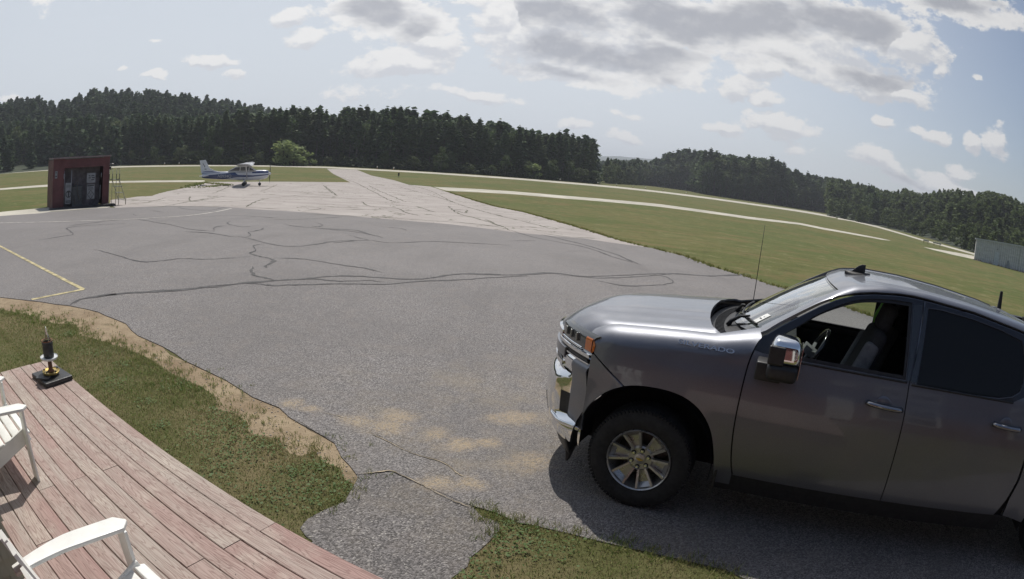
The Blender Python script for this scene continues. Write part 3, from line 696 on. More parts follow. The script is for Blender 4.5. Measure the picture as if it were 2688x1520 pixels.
# pillars and roof rail
upo = [(x, sgz, None) for x, sgz in up]
Bc = [(.668, 1.440, .715), (.829, 1.547, .695), (1.007, 1.668, .672), (1.19, 1.775, .650), (1.29, 1.818, .648), (1.52, 1.852, .655), (1.86, 1.855, .655), (2.27, 1.834, .655), (2.76, 1.790, .65), (2.95, 1.762, .64)]
bx = [b_[0] for b_ in Bc]
Bz = lambda x: interp(x, bx, [b_[1] for b_ in Bc]); By = lambda x: interp(x, bx, [b_[2] for b_ in Bc])
for sg in (-1, 1):
    def rail(u, v, sg=sg):
        x = .668+(2.95-.668)*u; a = v*math.pi/2
        z0 = upz(x); w0 = WL(x, z0)+.004; z1, w1 = Bz(x), By(x)
        xs = x-.03*v*(1 if x < 1.2 else 0)
        return (x, sg*(w0+(w1-w0)*(1-math.cos(a))*.75+sg*0+(w1-w0)*v*.25), z0+(z1-z0)*(math.sin(a)*.75+v*.25))
    mb = MB(); mb.grid(rail, 60, 8); mb.build('roof_rail', M_PAINT, truck, True, solid=-.02, auto=rad(50))
    mb = MB(); mb.prism([(2.86, 1.30), (2.90, 1.72), (3.03, 1.70), (3.05, .46), (2.99, .46), (2.985, 1.30)], sg*.66, sg*.90); mb.build('cab_corner', M_PAINT, truck, bevel=.02)
    mb = MB(); mb.tube([side_xyz(1.79, 1.27, sg, .05), side_xyz(1.82, 1.80, sg, .05)], .035, 8); mb.build('door_pillar', M_CABIN, truck, True)
# roof skin with lengthwise ribs
def roof(u, v):
    x = 1.175+.0*v+(2.98-1.175)*u; y = -.655+1.31*v
    bow = .020*(1-(y/.655)**2); x2 = x-(.055*(1-(y/.655)**2))*(1-u)
    q = abs(y); rib = -.012*math.exp(-((q-.555)/.018)**2)-.010*math.exp(-((q-.46)/.016)**2) if u > .12 else 0
    return (x2, y*By(x)/.655, Bz(x)+.012+bow*.35+rib*min(1, (u-.12)*8))
mb = MB(); mb.grid(roof, 48, 80); mb.build('roof', M_PAINT, truck, True, auto=rad(60))
mb = MB(); mb.bbox((2.99, -.62, 1.38), (3.0, .62, 1.74)); mb.build('rear_window', M_TINT, truck)
mb = MB(); mb.bbox((2.98, -.88, .5), (3.03, .88, 1.38)); mb.bbox((2.98, -.66, 1.70), (3.03, .66, 1.78)); mb.build('cab_back', M_PAINT, truck, bevel=.01)
mb = MB(); mb.grid(lambda u, v: (1.24+1.7*u, -.62+1.24*v, Bz(1.24+1.7*u)-.05), 8, 4); mb.build('headliner', varied('headliner_cloth', (.30, .30, .29), .9), truck)
# windscreen
def ws(u, v):
    y = -.70+1.40*v; k = max(0., 1-(y/.70)**2)
    x0 = .60-.19*k**.8; x1 = 1.185-.055*k; z0 = 1.402-.030*k*1.2; z1 = 1.770+.010*k
    yy = y*(1-.07*u)
    return (x0+(x1-x0)*u+.0, yy, z0+(z1-z0)*u+.022*math.sin(math.pi*u))
mb = MB(); mb.grid(ws, 20, 28); wsc = mb.build('windshield', M_GLASS, truck, True)
def on_ws(u, y, off=.006):
    v = (y/(1-.07*u)+.70)/1.40; p = Vector(ws(u, v)); a = Vector(ws(u+.02, v))-p; b_ = Vector(ws(u, v+.02))-p; n = a.cross(b_).normalized(); n = n if n.z > 0 else -n
    return p+n*off
# black frit edge and lower band
mb = MB()
for (a0, b0, a1, b1) in ((0, -.70, 0.055, .70), (.97, -.65, 1., .65)):
    mb.grid(lambda i, j: tuple(on_ws(a0+(a1-a0)*i, (b0+(b1-b0)*j)*(1-.07*a0*0)*(1-.065*(a0+(a1-a0)*i)), .002)), 2, 24)
mb.build('windshield_edge', M_GLOSSBLK, wsc, True)
stk = MB(); q = [on_ws(.11, -.600, .004), on_ws(.11, -.520, .004), on_ws(.27, -.512, .004), on_ws(.27, -.592, .004)]
stk.add(q, [(0, 1, 2, 3)]); stk = stk.build('service_sticker', varied('sticker_paper', (.75, .76, .74), .6), wsc, fix=False)
q = [on_ws(u_, y_, .006) for u_, y_ in ((.175, -.58), (.175, -.54), (.205, -.54), (.205, -.58), (.18, -.575), (.18, -.535), (.192, -.535), (.192, -.575))]
mb = MB(); mb.add(q[4:], [(0, 1, 2, 3)]); mb.add([on_ws(.215, -.57, .006), on_ws(.215, -.55, .006), on_ws(.228, -.56, .006)], [(0, 1, 2)]); mb.build('sticker_print', M_BLK, stk, fix=False)
# cowl, wipers
def cowl(u, v):
    y = -.78+1.56*v; k = max(0, 1-(y/.78)**2); x0 = .385-.165*k**.6+.0; x1 = .64-.19*max(0, 1-(y/.72)**2)**.8
    return (x0+(x1-x0)*u, y, 1.325+.055*u+.012*math.sin(40*u)*0-.05*math.sin(math.pi*u)*.6)
mb = MB(); mb.grid(cowl, 8, 30)
for i in range(26):
    y = -.6+i*.048; p = Vector(cowl(.35, (y+.78)/1.56)); mb.box(p+Vector((0, 0, .006)), (.07, .012, .012))
mb.build('cowl_grille', M_BLK, truck, True, auto=rad(30))
for (yb, ye, ue) in ((-.30, -.66, .09), (.34, -.20, .08)):
    pv = Vector(cowl(.7, (yb+.78)/1.56))+Vector((0, 0, .035)); en = on_ws(ue+.03, (yb+ye)/2, .035)
    mb = MB(); mb.tube([pv-Vector((.02, 0, .04)), pv, pv.lerp(en, .5)+Vector((0, 0, .015)), en], [.022, .016, .011, .008], 8)
    mb.tube([on_ws(ue+.02*math.sin(3*t), yb*(1-t)+ye*t+.12*(1-t), .014) for t in np.linspace(0, 1, 9)], .008, 6); mb.build('wiper', M_BLK, truck, True)

# hood
xf = lambda y: -.955+.50*(abs(y)/.95)**2.6
def hood_z(x, y):
    b_ = 1.305+.078*(x+.35)/.72 if x < .4 else 1.386
    d = max(0, 1-(x-xf(y))/.30)
    k = abs(y)
    dome = .022*(1-(k/.80)**2)+.012/(1+math.exp((k-.40)/.018))*min(1, max(0, (x+.80)/.4))
    dome += .010/(1+math.exp((k-.62)/.02))
    ed = -.035*max(0, (k-.72)/.09)**2
    return b_-.135*d**2+dome+ed-.012
hp = [(xf(y)+.012, y) for y in np.linspace(-.79, .79, 34)] + [(x, .796) for x in np.linspace(-.62, .36, 16)] + [(.385-.160*max(0, 1-(y/.79)**2)**.55, y) for y in np.linspace(.79, -.79, 34)] + [(x, -.796) for x in np.linspace(.36, -.62, 16)]
V, F = cdt(hp, (), .035)
mb = MB(); mb.add([(x, y, hood_z(x, y)) for x, y in V], F); mb.build('hood', M_PAINT, truck, True, solid=-.015, auto=rad(60))
mb = MB(); mb.add([(x, y*.99, hood_z(x, y)-.045) for x, y in V], F); mb.build('engine_bay', M_DARKIN, truck)

# front end: bands swept round the nose
def band(name, m, zs, offs, y0, y1, parent=truck, n=30, f=None, sm=True, **kw):
    f = f or xf; mb = MB()
    def g(u, v):
        y = y0+(y1-y0)*u; z = float(np.interp(v, np.linspace(0, 1, len(zs)), zs)); o = float(np.interp(v, np.linspace(0, 1, len(offs)), offs))
        return (f(y)-o, y, z)
    mb.grid(g, n, max(1, (len(zs)-1)*2)); return mb.build(name, m, parent, sm, solid=.01, auto=rad(50), **kw)
band('grille_backing', M_DARKIN, [.62, 1.17], [-.05, -.03], -.80, .80)
gr = band('grille_frame', M_CHROME, [1.075, 1.085, 1.135, 1.145], [.0, .022, .022, .0], -.62, .62)
band('grille_bar', M_PAINT, [.955, .962, 1.035, 1.045], [.0, .03, .03, .0], -.72, .72, gr)
band('grille_bar', M_CHROME, [.885, .89, .925, .93], [.0, .028, .028, 0], -.70, .70, gr)
mb = MB()
mb.prism([(xf(0)-.045, .965), (xf(0)-.045, 1.03), (xf(0)-.032, 1.03), (xf(0)-.032, .965)], -.13, .13)
mb.prism([(xf(0)-.045, .985), (xf(0)-.045, 1.01), (xf(0)-.030, 1.01), (xf(0)-.030, .985)], -.21, .21); mb.build('grille_emblem', mat('gold_emblem', (.65, .45, .12), .25, .9), gr, bevel=.006)
mb = MB()
for z in np.arange(.70, .88, .022): mb.tube([(xf(y)+.0, y, z) for y in np.linspace(-.62, .62, 15)], .004, 5)
for z in np.arange(1.05, 1.08, .015): mb.tube([(xf(y)+.0, y, z) for y in np.linspace(-.62, .62, 15)], .004, 5)
mb.build('grille_mesh', M_BLK, gr, True)
sstep = lambda a, b_, x: (lambda t: t*t*(3-2*t))(min(1., max(0., (x-a)/(b_-a))))
xb = lambda y: -.970+.405*(abs(y)/.95)**2.4
def bx_(y, z):
    """plan line of the bumper, pinched into the body at its ends"""
    a = abs(y); up_ = sstep(.50, .56, z); k = sstep(.73, .835, a)*up_+sstep(.86, .955, a)*(1-up_)
    o = float(np.interp(z, [.385, .40, .52, .60, .70, .78, .84, .875], [-.04, .0, .035, .048, .055, .045, .02, -.05]))
    return (xb(y)-o)*(1-k)+(xf(y)+.004)*k
for sg in (-1, 1):
    y0, y1 = sg*.60, sg*.951
    LN = M_LENS
    hl = band('headlight', LN, [1.092, 1.104, 1.185, 1.212, 1.228], [.0, .012, .008, -.012, -.045], y0, y1)
    band('headlight_reflector', M_CHROME, [1.094, 1.098, 1.108, 1.112], [.014, .020, .020, .014], y0+sg*.02, sg*.88, hl)
    for k in range(3): mb = MB(); yy = y0+sg*(.10+.065*k); mb.box((xf(yy)-.008, yy, 1.165), (.010, .042, .062), Matrix.Rotation(sg*.5, 3, 'Z')); mb.build('headlight_lamp', M_LAMP, hl, bevel=.004)
    band('side_marker', M_AMBER, [1.102, 1.110, 1.19, 1.200], [.010, .016, .014, .006], sg*.905, sg*.951, hl, n=5)
    panel('side_marker', [(-.457, 1.104), (-.440, 1.122), (-.438, 1.165), (-.457, 1.198)], hl, M_AMBER, fender_xyz, sides=(sg,), inset=-.006, solid=.008, step=.03)
    band('headlight_trim', M_CHROME, [1.048, 1.056, 1.082, 1.092], [-.005, .020, .026, 0], y0-sg*.02, y1)
    band('headlight_slot', M_BLK, [1.024, 1.030, 1.046, 1.050], [.002, .010, .010, .0], y0-sg*.02, sg*.93); band('headlight_trim', M_CHROME, [1.006, 1.010, 1.020, 1.024], [.0, .018, .018, 0], y0+sg*.06, y1)
    band('fascia_corner', M_PAINT, [.525, .56, .84, .90, .955, .985, 1.004], [.004, .010, .010, .020, .032, .024, .0], sg*.825, sg*.953)
    band('grille_surround', M_CHROME, [.87, .90, .98, 1.003], [-.01, .012, .016, -.005], sg*.68, sg*.826)
    mb = MB(); mb.grid(lambda u, v: (bx_(sg*(.785+.038*u), .565+.165*v)-.004, sg*(.785+.038*u), .565+.165*v), 5, 6); mb.build('bumper_vent', M_BLK, truck, solid=.006)
    mb = MB(); mb.grid(lambda u, v: (bx_(sg*(.74+.20*u), .50)-.012-.004*math.sin(math.pi*v), sg*(.74+.20*u), .505+.028*v), 10, 3); mb.build('bumper_step', M_CHROME, truck, True, solid=.012)
mb = MB(); mb.grid(lambda u, v: (bx_(-.945+1.89*u, .388+.484*v), -.945+1.89*u, .388+.484*v), 70, 22); mb.build('front_bumper', M_CHROME, truck, True, solid=.01, auto=rad(50))
mb = MB(); mb.grid(lambda u, v: (bx_(-.55+1.1*u, .46+.15*v)-.004, -.55+1.1*u, .46+.15*v), 20, 4); mb.build('lower_grille', M_BLK, truck, solid=.006)
mb = MB(); mb.grid(lambda u, v: (xb(-.90+1.8*u)+.03+.05*(1-v), -.90+1.8*u, .285+.13*v), 40, 4); mb.build('air_dam', M_BLK, truck, True, solid=.012)
for y_ in (-.86, .80): mb = MB(); mb.prism([(-.60, .40), (-.575, .20), (-.555, .20), (-.50, .40)], y_, y_+.06); mb.build('wheel_deflector', M_BLK, truck, bevel=.01)

# wheel wells, chassis
for sg in (-1, 1):
    for ax in (0, 3.745):
        mb = MB(); mb.lathe([(.50, .52), (.525, .965)], 28, 'y', (ax, 0, .42), -.15, math.pi+.15)
        if sg < 0: mb.v = [(x, -y, z) for x, y, z in mb.v]
        mb.build('wheel_well', M_DARKIN, truck, True)
        mb = MB(); mb.lathe([(.0, .50), (.53, .50)], 20, 'y', (ax, 0, .42), 0, math.pi)
        if sg < 0: mb.v = [(x, -y, z) for x, y, z in mb.v]
        mb.build('wheel_well', M_DARKIN, truck)
    mb = MB(); mb.bbox((.555, sg*.74, .24), (.575, sg*.97, .56)); mb.build('mud_flap', M_BLK, truck, bevel=.004)
mb = MB(); mb.bbox((-.55, -.48, .28), (4.8, .48, .48)); mb.bbox((.62, -.86, .33), (2.98, .86, .50)); mb.bbox((-.45, -.48, .4), (.6, .48, 1.15)); mb.bbox((-.5, -.04, .30), (.2, .04, .45)); mb.build('chassis', M_DARKIN, truck, bevel=.02)

# wheels
def wheel(x, sg):
    e = empty('wheel', (x, 0, .395), parent=truck); e.rotation_euler = (0, rad(8) if x < 1 else rad(25), 0)
    yo = .955
    mb = MB(); mb.lathe([(.235, yo-.235), (.30, yo-.255), (.360, yo-.250), (.383, yo-.215), (.386, yo-.12), (.383, yo-.035), (.366, yo-.004), (.34, yo+.008), (.30, yo+.012), (.262, yo+.006), (.243, yo-.008), (.236, yo-.03)], 72, 'y')
    for k in range(84):
        a = 2*math.pi*k/84
        for yy, dd in ((-.04, .03), (-.12, -.02), (-.20, .03)):
            c = (.381*math.cos(a+dd), yo+yy, .381*math.sin(a+dd)); mb.box(c, (.015, .055, .008), Matrix.Rotation(-(a+dd)+math.pi/2, 3, 'Y'))
        c = (.372*math.cos(a), yo-.004, .372*math.sin(a)); mb.box(c, (.013, .012, .016), Matrix.Rotation(-a+math.pi/2, 3, 'Y'))
    t = mb
    r_ = MB(); r_.lathe([(.236, yo-.02), (.240, yo-.006), (.234, yo+.004), (.226, yo-.004), (.220, yo-.03), (.205, yo-.10), (.200, yo-.20)], 72, 'y')
    r_.lathe([(.0, yo-.052), (.085, yo-.050), (.098, yo-.058), (.100, yo-.09)], 48, 'y')
    for k in range(6):
        a = math.pi/2+k*math.pi/3+math.pi/6
        def P3(r, da, d): return (r*math.cos(a+da), yo-d, r*math.sin(a+da))
        r_.add([P3(.085, -.24, .062), P3(.085, .24, .062), P3(.150, .235, .058), P3(.150, -.235, .058), P3(.224, .255, .018), P3(.224, -.255, .018), P3(.19, .24, .052), P3(.19, -.24, .052)], [(0, 1, 2, 3), (3, 2, 6, 7), (7, 6, 4, 5)])
        for s in (-1, 1):
            r_.bar(P3(.088, s*.30, .052), P3(.224, s*.275, .014), .017, .030, (0, 1, 0))
    br = MB(); br.lathe([(.06, yo-.16), (.165, yo-.16), (.165, yo-.14), (.06, yo-.14)], 40, 'y'); br.box((.12, yo-.15, .10), (.12, .08, .12), Matrix.Rotation(.7, 3, 'Y')); br.lathe([(0, yo-.20), (.215, yo-.20)], 40, 'y')
    nuts = []
    for k in range(6):
        a = math.pi/2+k*math.pi/3; nuts.append(MB()); nuts[-1].lathe([(.0, yo-.030), (.010, yo-.031), (.0125, yo-.036), (.0125, yo-.055)], 10, 'y', (.066*math.cos(a), 0, .066*math.sin(a)))
    rec = []
    for k in range(6):
        a = math.pi/2+k*math.pi/3; rec.append(MB()); rec[-1].lathe([(.0, yo-.0475), (.0185, yo-.0475)], 14, 'y', (.066*math.cos(a), 0, .066*math.sin(a)))
    cap = MB(); cap.lathe([(.0, yo-.034), (.030, yo-.035), (.040, yo-.040), (.042, yo-.055)], 32, 'y')
    em = MB(); em.bbox((-.012, yo-.036, -.008), (.012, yo-.028, .008)); em.bbox((-.026, yo-.036, -.0035), (.026, yo-.030, .0035))
    def bd(m_, nm, mt, par, **kw):
        if sg < 0: m_.v = [(x_, -y_, z_) for x_, y_, z_ in m_.v]
        o = m_.build(nm, mt, par, **kw); return o
    bd(t, 'tyre', M_RUB, e, smooth=True, auto=rad(35)); bd(r_, 'rim', M_RIM, e, smooth=True, auto=rad(30))
    bd(br, 'brake_disc', varied('brake_iron', (.10, .09, .085), .5, .3, 12, metal=.6) if 'brake_iron' not in bpy.data.materials else bpy.data.materials['brake_iron'], e, smooth=True, auto=rad(30))
    [bd(q_, 'lug_recess', M_DARKIN, e) for q_ in rec]; [bd(q_, 'lug_nut', M_CHROME, e, smooth=True, auto=rad(30)) for q_ in nuts]; bd(cap, 'centre_cap', M_RIM, e, smooth=True, auto=rad(40)); bd(em, 'cap_emblem', bpy.data.materials['gold_emblem'], e)
for x in (0, 3.745):
    for sg in (-1, 1): wheel(x, sg)

# mirrors: chrome cap, black lower housing and folding foot
for sg in (-1, 1):
    i = 0 if sg < 0 else 1
    def mpos(x, y, z): return (x, sg*y, z)
    arm = MB(); arm.tube([mpos(.79, .90, 1.30), mpos(.80, .99, 1.285), mpos(.82, 1.06, 1.30)], [.05, .045, .04], 10); arm.box(mpos(.765, 1.02, 1.245), (.18, .16, .12)); mr = arm.build('side_mirror', M_BLK, fdo[i], True, bevel=.025, seg=3, auto=rad(50))
    hb = MB(); hb.box(mpos(.850, 1.12, 1.285), (.20, .25, .11), taper=1.04); hb.build('mirror_housing', M_BLK, mr, True, bevel=.035, seg=3, auto=rad(50))
    hc = MB(); hc.box(mpos(.850, 1.115, 1.415), (.215, .26, .155), taper=.86); hc.build('mirror_cap', M_CHROME, mr, True, bevel=.045, seg=4, auto=rad(60))
    gl = MB(); gl.box(mpos(.957, 1.10, 1.355), (.004, .19, .20)); gl.build('mirror_glass', mat('mirror', (.8, .8, .8), .02, 1.) if sg < 0 else bpy.data.materials['mirror'], mr, bevel=.001)
    dkp = MB(); dkp.box(mpos(.795, 1.225, 1.392), (.105, .045, .115)); dkp.build('mirror_panel', M_BLK, mr, bevel=.01)
    # door handles
    for (hx, par) in ((1.632, fdo[i]), (2.70, rdo[i])):
        hb = MB(); pts = [(hx-.135+.27*t, sg*(WL(hx, 1.14)+.012+.030*math.sin(math.pi*t)**.5), 1.145-.012*t) for t in np.linspace(0, 1, 12)]
        hb.tube(pts, .026, 10, flat=.7); h_ = hb.build('door_handle', M_DKCH, par, True)
        hb = MB(); hb.lathe([(0, 0), (.055, -.002), (.062, .004)], 24, 'y', (hx-.01, sg*(WL(hx, 1.14)+.001), 1.138)); hb.build('handle_recess', M_PAINT, h_, True)
# badge lettering on the fender
for sg in (-1, 1):
    o0 = Vector(side_xyz(.315, 1.262, sg, -.006)); a_ = Vector(side_xyz(.315, 1.31, sg, -.006)); yv = (a_-o0).normalized(); xv = Vector((1, 0, 0)) if sg < 0 else Vector((-1, 0, 0)); n_ = xv.cross(yv).normalized()
    o0 = Vector(fender_xyz(.318, 1.300, sg, -.004)); a_ = Vector(fender_xyz(.318, 1.330, sg, -.004)); yv = (a_-o0).normalized(); n_ = xv.cross(yv).normalized()
    me_o = text_obj('badge_lettering', 'SILVERADO', .062, .003, mat('badge_chrome', (.50, .51, .53), .22, 1.) if sg < 0 else bpy.data.materials['badge_chrome'], truck, frame(xv*1.22, yv*.72, n_, o0+n_*.003), 0, .0009)
# aerials
mb = MB(); mb.tube([(.50, .80, 1.34), (.50, .80, 1.385)], [.022, .014], 10); mb.tube([(.50, .80, 1.38), (.503, .80, 1.75), (.512, .80, 2.09)], [.0045, .0035, .0022], 6); mb.build('whip_aerial', M_BLK, truck, True)
mb = MB(); zz = Bz(1.38)+.02
mb.grid(lambda u, v: (1.262+.222*u, .056*math.sin((v-.5)*math.pi)*(math.sin(math.pi*min(1, u*1.9+.06)/2) if u < .5 else math.sin(math.pi*min(1, (1-u)*3.2+.12)/2)), zz-.008+(.028+.012*u)*math.cos((v-.5)*math.pi)), 16, 10)
mb.prism([(1.315, zz+.02), (1.372, zz+.072), (1.405, zz+.088), (1.437, zz+.090), (1.437, zz+.02)], -.009, .009); mb.build('shark_fin_aerial', M_BLK, truck, True, auto=rad(35), bevel=.003)
# bed rack seen past the cab
rk = MB(); rk.tube([(2.99, -.72, 1.36), (3.08, -.70, 1.72), (3.08, .70, 1.72), (2.99, .72, 1.36)], .024, 8)
for y in (-.45, -.15, .15, .45): rk.tube([(3.06, y, 1.36), (3.08, y, 1.72)], .014, 6)
rk.bbox((2.95, .50, 1.70), (3.34, .60, 1.745)); rk.bbox((3.0, .20, 1.69), (3.5, .50, 1.715)); rk.box((2.94, .55, 1.755), (.15, .09, .05)); rk.box((3.02, .54, 1.84), (.05, .03, .19), taper=.6); rk.box((3.32, .4, 1.74), (.06, .10, .05)); rk.build('bed_rack', M_BLK, truck, bevel=.008)

# cabin
mb = MB(); mb.grid(lambda u, v: (.56+.36*u-.06*math.cos((v-.5)*math.pi), -.86+1.72*v, 1.335+.03*math.sin(math.pi*u)-.03*u), 8, 12); mb.bbox((.80, -.86, .95), (.95, .86, 1.30)); mb.build('dashboard', M_CABIN, truck, True, auto=rad(40), bevel=.02)
mb = MB(); mb.bbox((.62, -.88, .46), (2.95, .88, .52)); mb.bbox((1.05, -.14, .52), (1.75, .14, .98)); mb.build('cabin_floor', M_CABIN, truck, bevel=.02)
def seat(x0, y0, wd, nm='seat'):
    sm = MB(); sm.box((x0-.28, y0, .90), (.52, wd, .18)); s_ = sm.build(nm, M_SEATD, truck, True, bevel=.06, seg=4, auto=rad(50))
    R = Matrix.Rotation(rad(-20), 3, 'Y').transposed() if False else Matrix.Rotation(rad(20), 3, 'Y')
    sb = MB(); sb.box((x0+.09, y0, 1.24), (.15, wd, .66), R, taper=.86); sb.build('seat_back', M_SEATD, s_, True, bevel=.06, seg=4, auto=rad(50))
    for sy in (-1, 1):
        sb = MB(); sb.box((x0+.045, y0+sy*wd*.42, 1.20), (.15, .085, .56), R, taper=.8); sb.build('seat_bolster', M_SEAT, s_, True, bevel=.035, seg=3, auto=rad(50))
    sb = MB(); sb.box((x0+.235, y0, 1.63), (.11, wd*.5, .20), R); sb.build('headrest', M_SEATD, s_, True, bevel=.045, seg=4, auto=rad(50))
    return s_
seat(1.37, -.44, .50); seat(1.70, .44, .50); seat(2.45, -.42, .62, 'rear_seat'); seat(2.45, .42, .62, 'rear_seat')
wv = MB(); ring = []
Rw = Matrix.Rotation(rad(-62), 3, 'Y')
cw = Vector((1.085, -.42, 1.285))
pts = [cw+Rw @ Vector((.185*math.cos(a), .185*math.sin(a), 0)) for a in np.linspace(0, 2*math.pi, 33)]
wv.tube(pts, .016, 8, cap=False); wh = wv.build('steering_wheel', M_GLOSSBLK, truck, True)
wv = MB(); wv.box(cw-Vector((.03, 0, .0)), (.06, .13, .12), Rw)
for a in (0.2, math.pi-.2, math.pi*1.5): wv.bar(cw-Vector((.02, 0, 0)), cw+Rw @ Vector((.18*math.sin(a), .18*math.cos(a), 0)), .03, .012)
wv.build('wheel_spoke', M_SEAT, wh, True, bevel=.01, auto=rad(40))
# hi-vis vest hung on the passenger head rest: rests on the seat
M_VEST = varied('hi_vis_green', (.22, .62, .05), .8, .15, 12)
vm = MB(); vm.grid(lambda u, v: (1.66-.05*math.cos(7*u)*v+.02*math.sin(9*v), .06+.42*u, 1.73-.36*v-.10*v*math.sin(4*u)**2), 14, 10)
vest = vm.build('safety_vest', M_VEST, None, True, solid=.008, label='bright green safety vest draped over the passenger seat in the truck', cat='vest')
# the paving falls away from the building, so the body leans a little to its far side
bpy.context.view_layer.update()
LEAN = Matrix.Translation((0, -.97, .3)) @ Matrix.Rotation(-.020, 4, 'X') @ Matrix.Translation((0, .97, -.3))
for ch in truck.children:
    if not ch.name.startswith('wheel') or ch.name.startswith('wheel_'): ch.matrix_local = LEAN @ ch.matrix_local
vest.matrix_world = Matrix.Translation((TX, TY, 0)) @ Matrix.Rotation(TH, 4, 'Z') @ LEAN @ Matrix.Translation((.06, .05, -.03))
# ------------------------------------------------------------------ building behind the camera, deck, lantern, chairs
DK = Matrix.Rotation(rad(-24.5), 4, 'Z')      # deck frame: x along the boards, y outward
def shingle_bld(nt, b):
    v = nt.obj(); x, y, z = nt.sep(v); r = nt.island()
    n = nt.noise(nt.map(v, (14, 14, 1.2)), 3, 4, .6)
    c = nt.mix(r, (.34, .35, .27), (.44, .45, .36)); c = nt.mix(nt.ramp(n, .45, .75, 0, .35), c, (.22, .23, .18))
    nt.put(b.inputs['Base Color'], c); bump(nt, b, n, .3, .01)
M_SHING = mat('pale_green_shingles', rough=.85, build=shingle_bld)
M_REDSIDE = varied('dark_red_siding', (.11, .032, .028), .7, .15, 5)
M_TRIM = varied('white_trim_paint', (.62, .61, .57), .5, .08, 6)
M_WIN = mat('window_pane', (.03, .035, .04), .05, 0, Coat_Weight=1.)
house = empty('airport_building', (0, 0, 0), rad(-24.5), 'dark red clapboard building with white window trim beside the deck', 'building')
mb = MB(); mb.bbox((-2.83, -1.2, 0), (14, -.38, 2.9)); mb.build('wall', M_REDSIDE, house)
cl = MB()
for k in range(22): cl.prism([(-.38, .12+k*.125), (-.355, .12+k*.125), (-.372, .245+k*.125), (-.38, .245+k*.125)], -2.83, 14, 'x')
cl.build('clapboards', M_REDSIDE, house)
for ux, wd, z0, z1 in ((2.2, .95, .95, 2.3), (4.6, .95, .95, 2.3), (7.2, 1.6, .95, 2.3), (10.2, .95, .95, 2.3)):
    mb = MB(); mb.bbox((ux-wd/2-.1, -.40, z0-.1), (ux+wd/2+.1, -.33, z1+.12)); f_ = mb.build('window', M_TRIM, house, bevel=.01)
    mb = MB(); mb.bbox((ux-wd/2, -.39, z0), (ux+wd/2, -.325, z1)); mb.build('pane', M_WIN, f_)
    mb = MB(); mb.bbox((ux-wd/2, -.38, (z0+z1)/2-.025), (ux+wd/2, -.315, (z0+z1)/2+.025)); mb.bbox((ux-.015, -.38, z0), (ux+.015, -.318, z1)); mb.build('muntin', M_TRIM, f_)
mb = MB(); mb.bbox((.95, -.40, .2), (1.35, -.335, 2.3)); mb.build('corner_board', M_TRIM, house)
mb = MB(); mb.prism([(-2.4, 3.35), (-.05, 2.80), (-.05, 2.92), (-2.4, 3.50)], -2.8, 14.3, 'x'); mb.build('roof', varied('roof_shingles', (.06, .055, .05), .9), house)
wing = MB(); wing.bbox((-7, -1.2, 0), (-2.86, .335, 3.5)); wing.build('side_wing', M_SHING, house)
sh = MB()
for r_ in range(30):
    z = .16+r_*.105; u = -7.0+random.random()*.1
    while u < -2.87:
        w_ = random.uniform(.08, .17); u1 = min(u+w_, -2.845)
        dz = random.uniform(-.006, .004); sh.prism([(.338, z+.13), (.362+random.uniform(0, .004), z+dz), (.338, z+dz)], u, u1-.004, 'x'); u += w_
    v_ = .34
    while v_ > -1.1:
        w_ = random.uniform(.08, .17); sh.prism([(-2.857, z+.13), (-2.832, z), (-2.857, z)], v_-w_+.004, v_, 'y'); v_ -= w_
sh.build('wing_shingles', M_SHING, house)

def wood_bld(nt, b):
    v = nt.obj(); r = nt.island(); x, y, z = nt.sep(v)
    vv = nt.vec('ADD', v, nt.comb(nt.math('MULTIPLY', r, 37.), nt.math('MULTIPLY', r, 11.), 0.))
    wob_ = nt.noise(nt.map(vv, (1.6, 7, 1)), 1.3, 3, .5)
    fine = nt.noise(nt.map(vv, (3.0, 120, 30)), 1, 5, .65)
    # cathedral figure: contours of a stretched noise
    ring = nt.math('PINGPONG', nt.math('MULTIPLY', nt.noise(nt.map(vv, (.75, 7.5, 1)), 1.0, 3, .5), 52.), 1.)
    ring2 = nt.ramp(ring, .02, .42)
    pat = nt.noise(vv, 2.1, 5, .65); red = nt.noise(nt.map(vv, (.6, 3, 1)), 1.6, 4, .6)
    c = nt.mix(nt.ramp(red, .36, .62), (.40, .345, .305), (.375, .285, .255))
    c = nt.mix(nt.math('MULTIPLY', nt.ramp(r, .6, .98), .5), c, (.34, .19, .175))
    c = nt.mix(nt.ramp(pat, .50, .70, 0, .6), c, (.50, .44, .38))
    c = nt.mix(nt.math('MULTIPLY', nt.math('SUBTRACT', 1., ring2), .50), c, (.165, .10, .088))
    c = nt.mix(nt.ramp(fine, .30, .55, .65, 0), c, (.17, .105, .09))
    k = nt.voro(nt.map(vv, (1.0, 5.0, 1)), .9); c = nt.mix(nt.ramp(k, .03, .07, .8, 0), c, (.09, .05, .04))
    nt.put(b.inputs['Base Color'], c); bump(nt, b, nt.math('ADD', nt.math('MULTIPLY', ring2, .6), fine), .55, .004)
M_WOOD = mat('weathered_red_deck_wood', rough=.85, spec=.25, build=wood_bld)
DZ = .20
def dpt(px):
    d = unproj(px)[0]; t = (DZ-CAM_Z)/d[2]; p = d[:2]*t; return float(p @ DU), float(p @ DN)
joints = {}
for px in ((700,1385), (622,1422), (285,1230), (188,1262), (118,1283), (507,1481), (386,1197)):
    u, n = dpt(px); joints.setdefault(int((2.01-n)/.145), []).append(u)
deck = empty('wooden_deck', (0, 0, 0), rad(-24.5), 'weathered red wooden deck with long planks below the camera', 'deck')
bd = MB(); U0, U1 = -6.23, 1.0
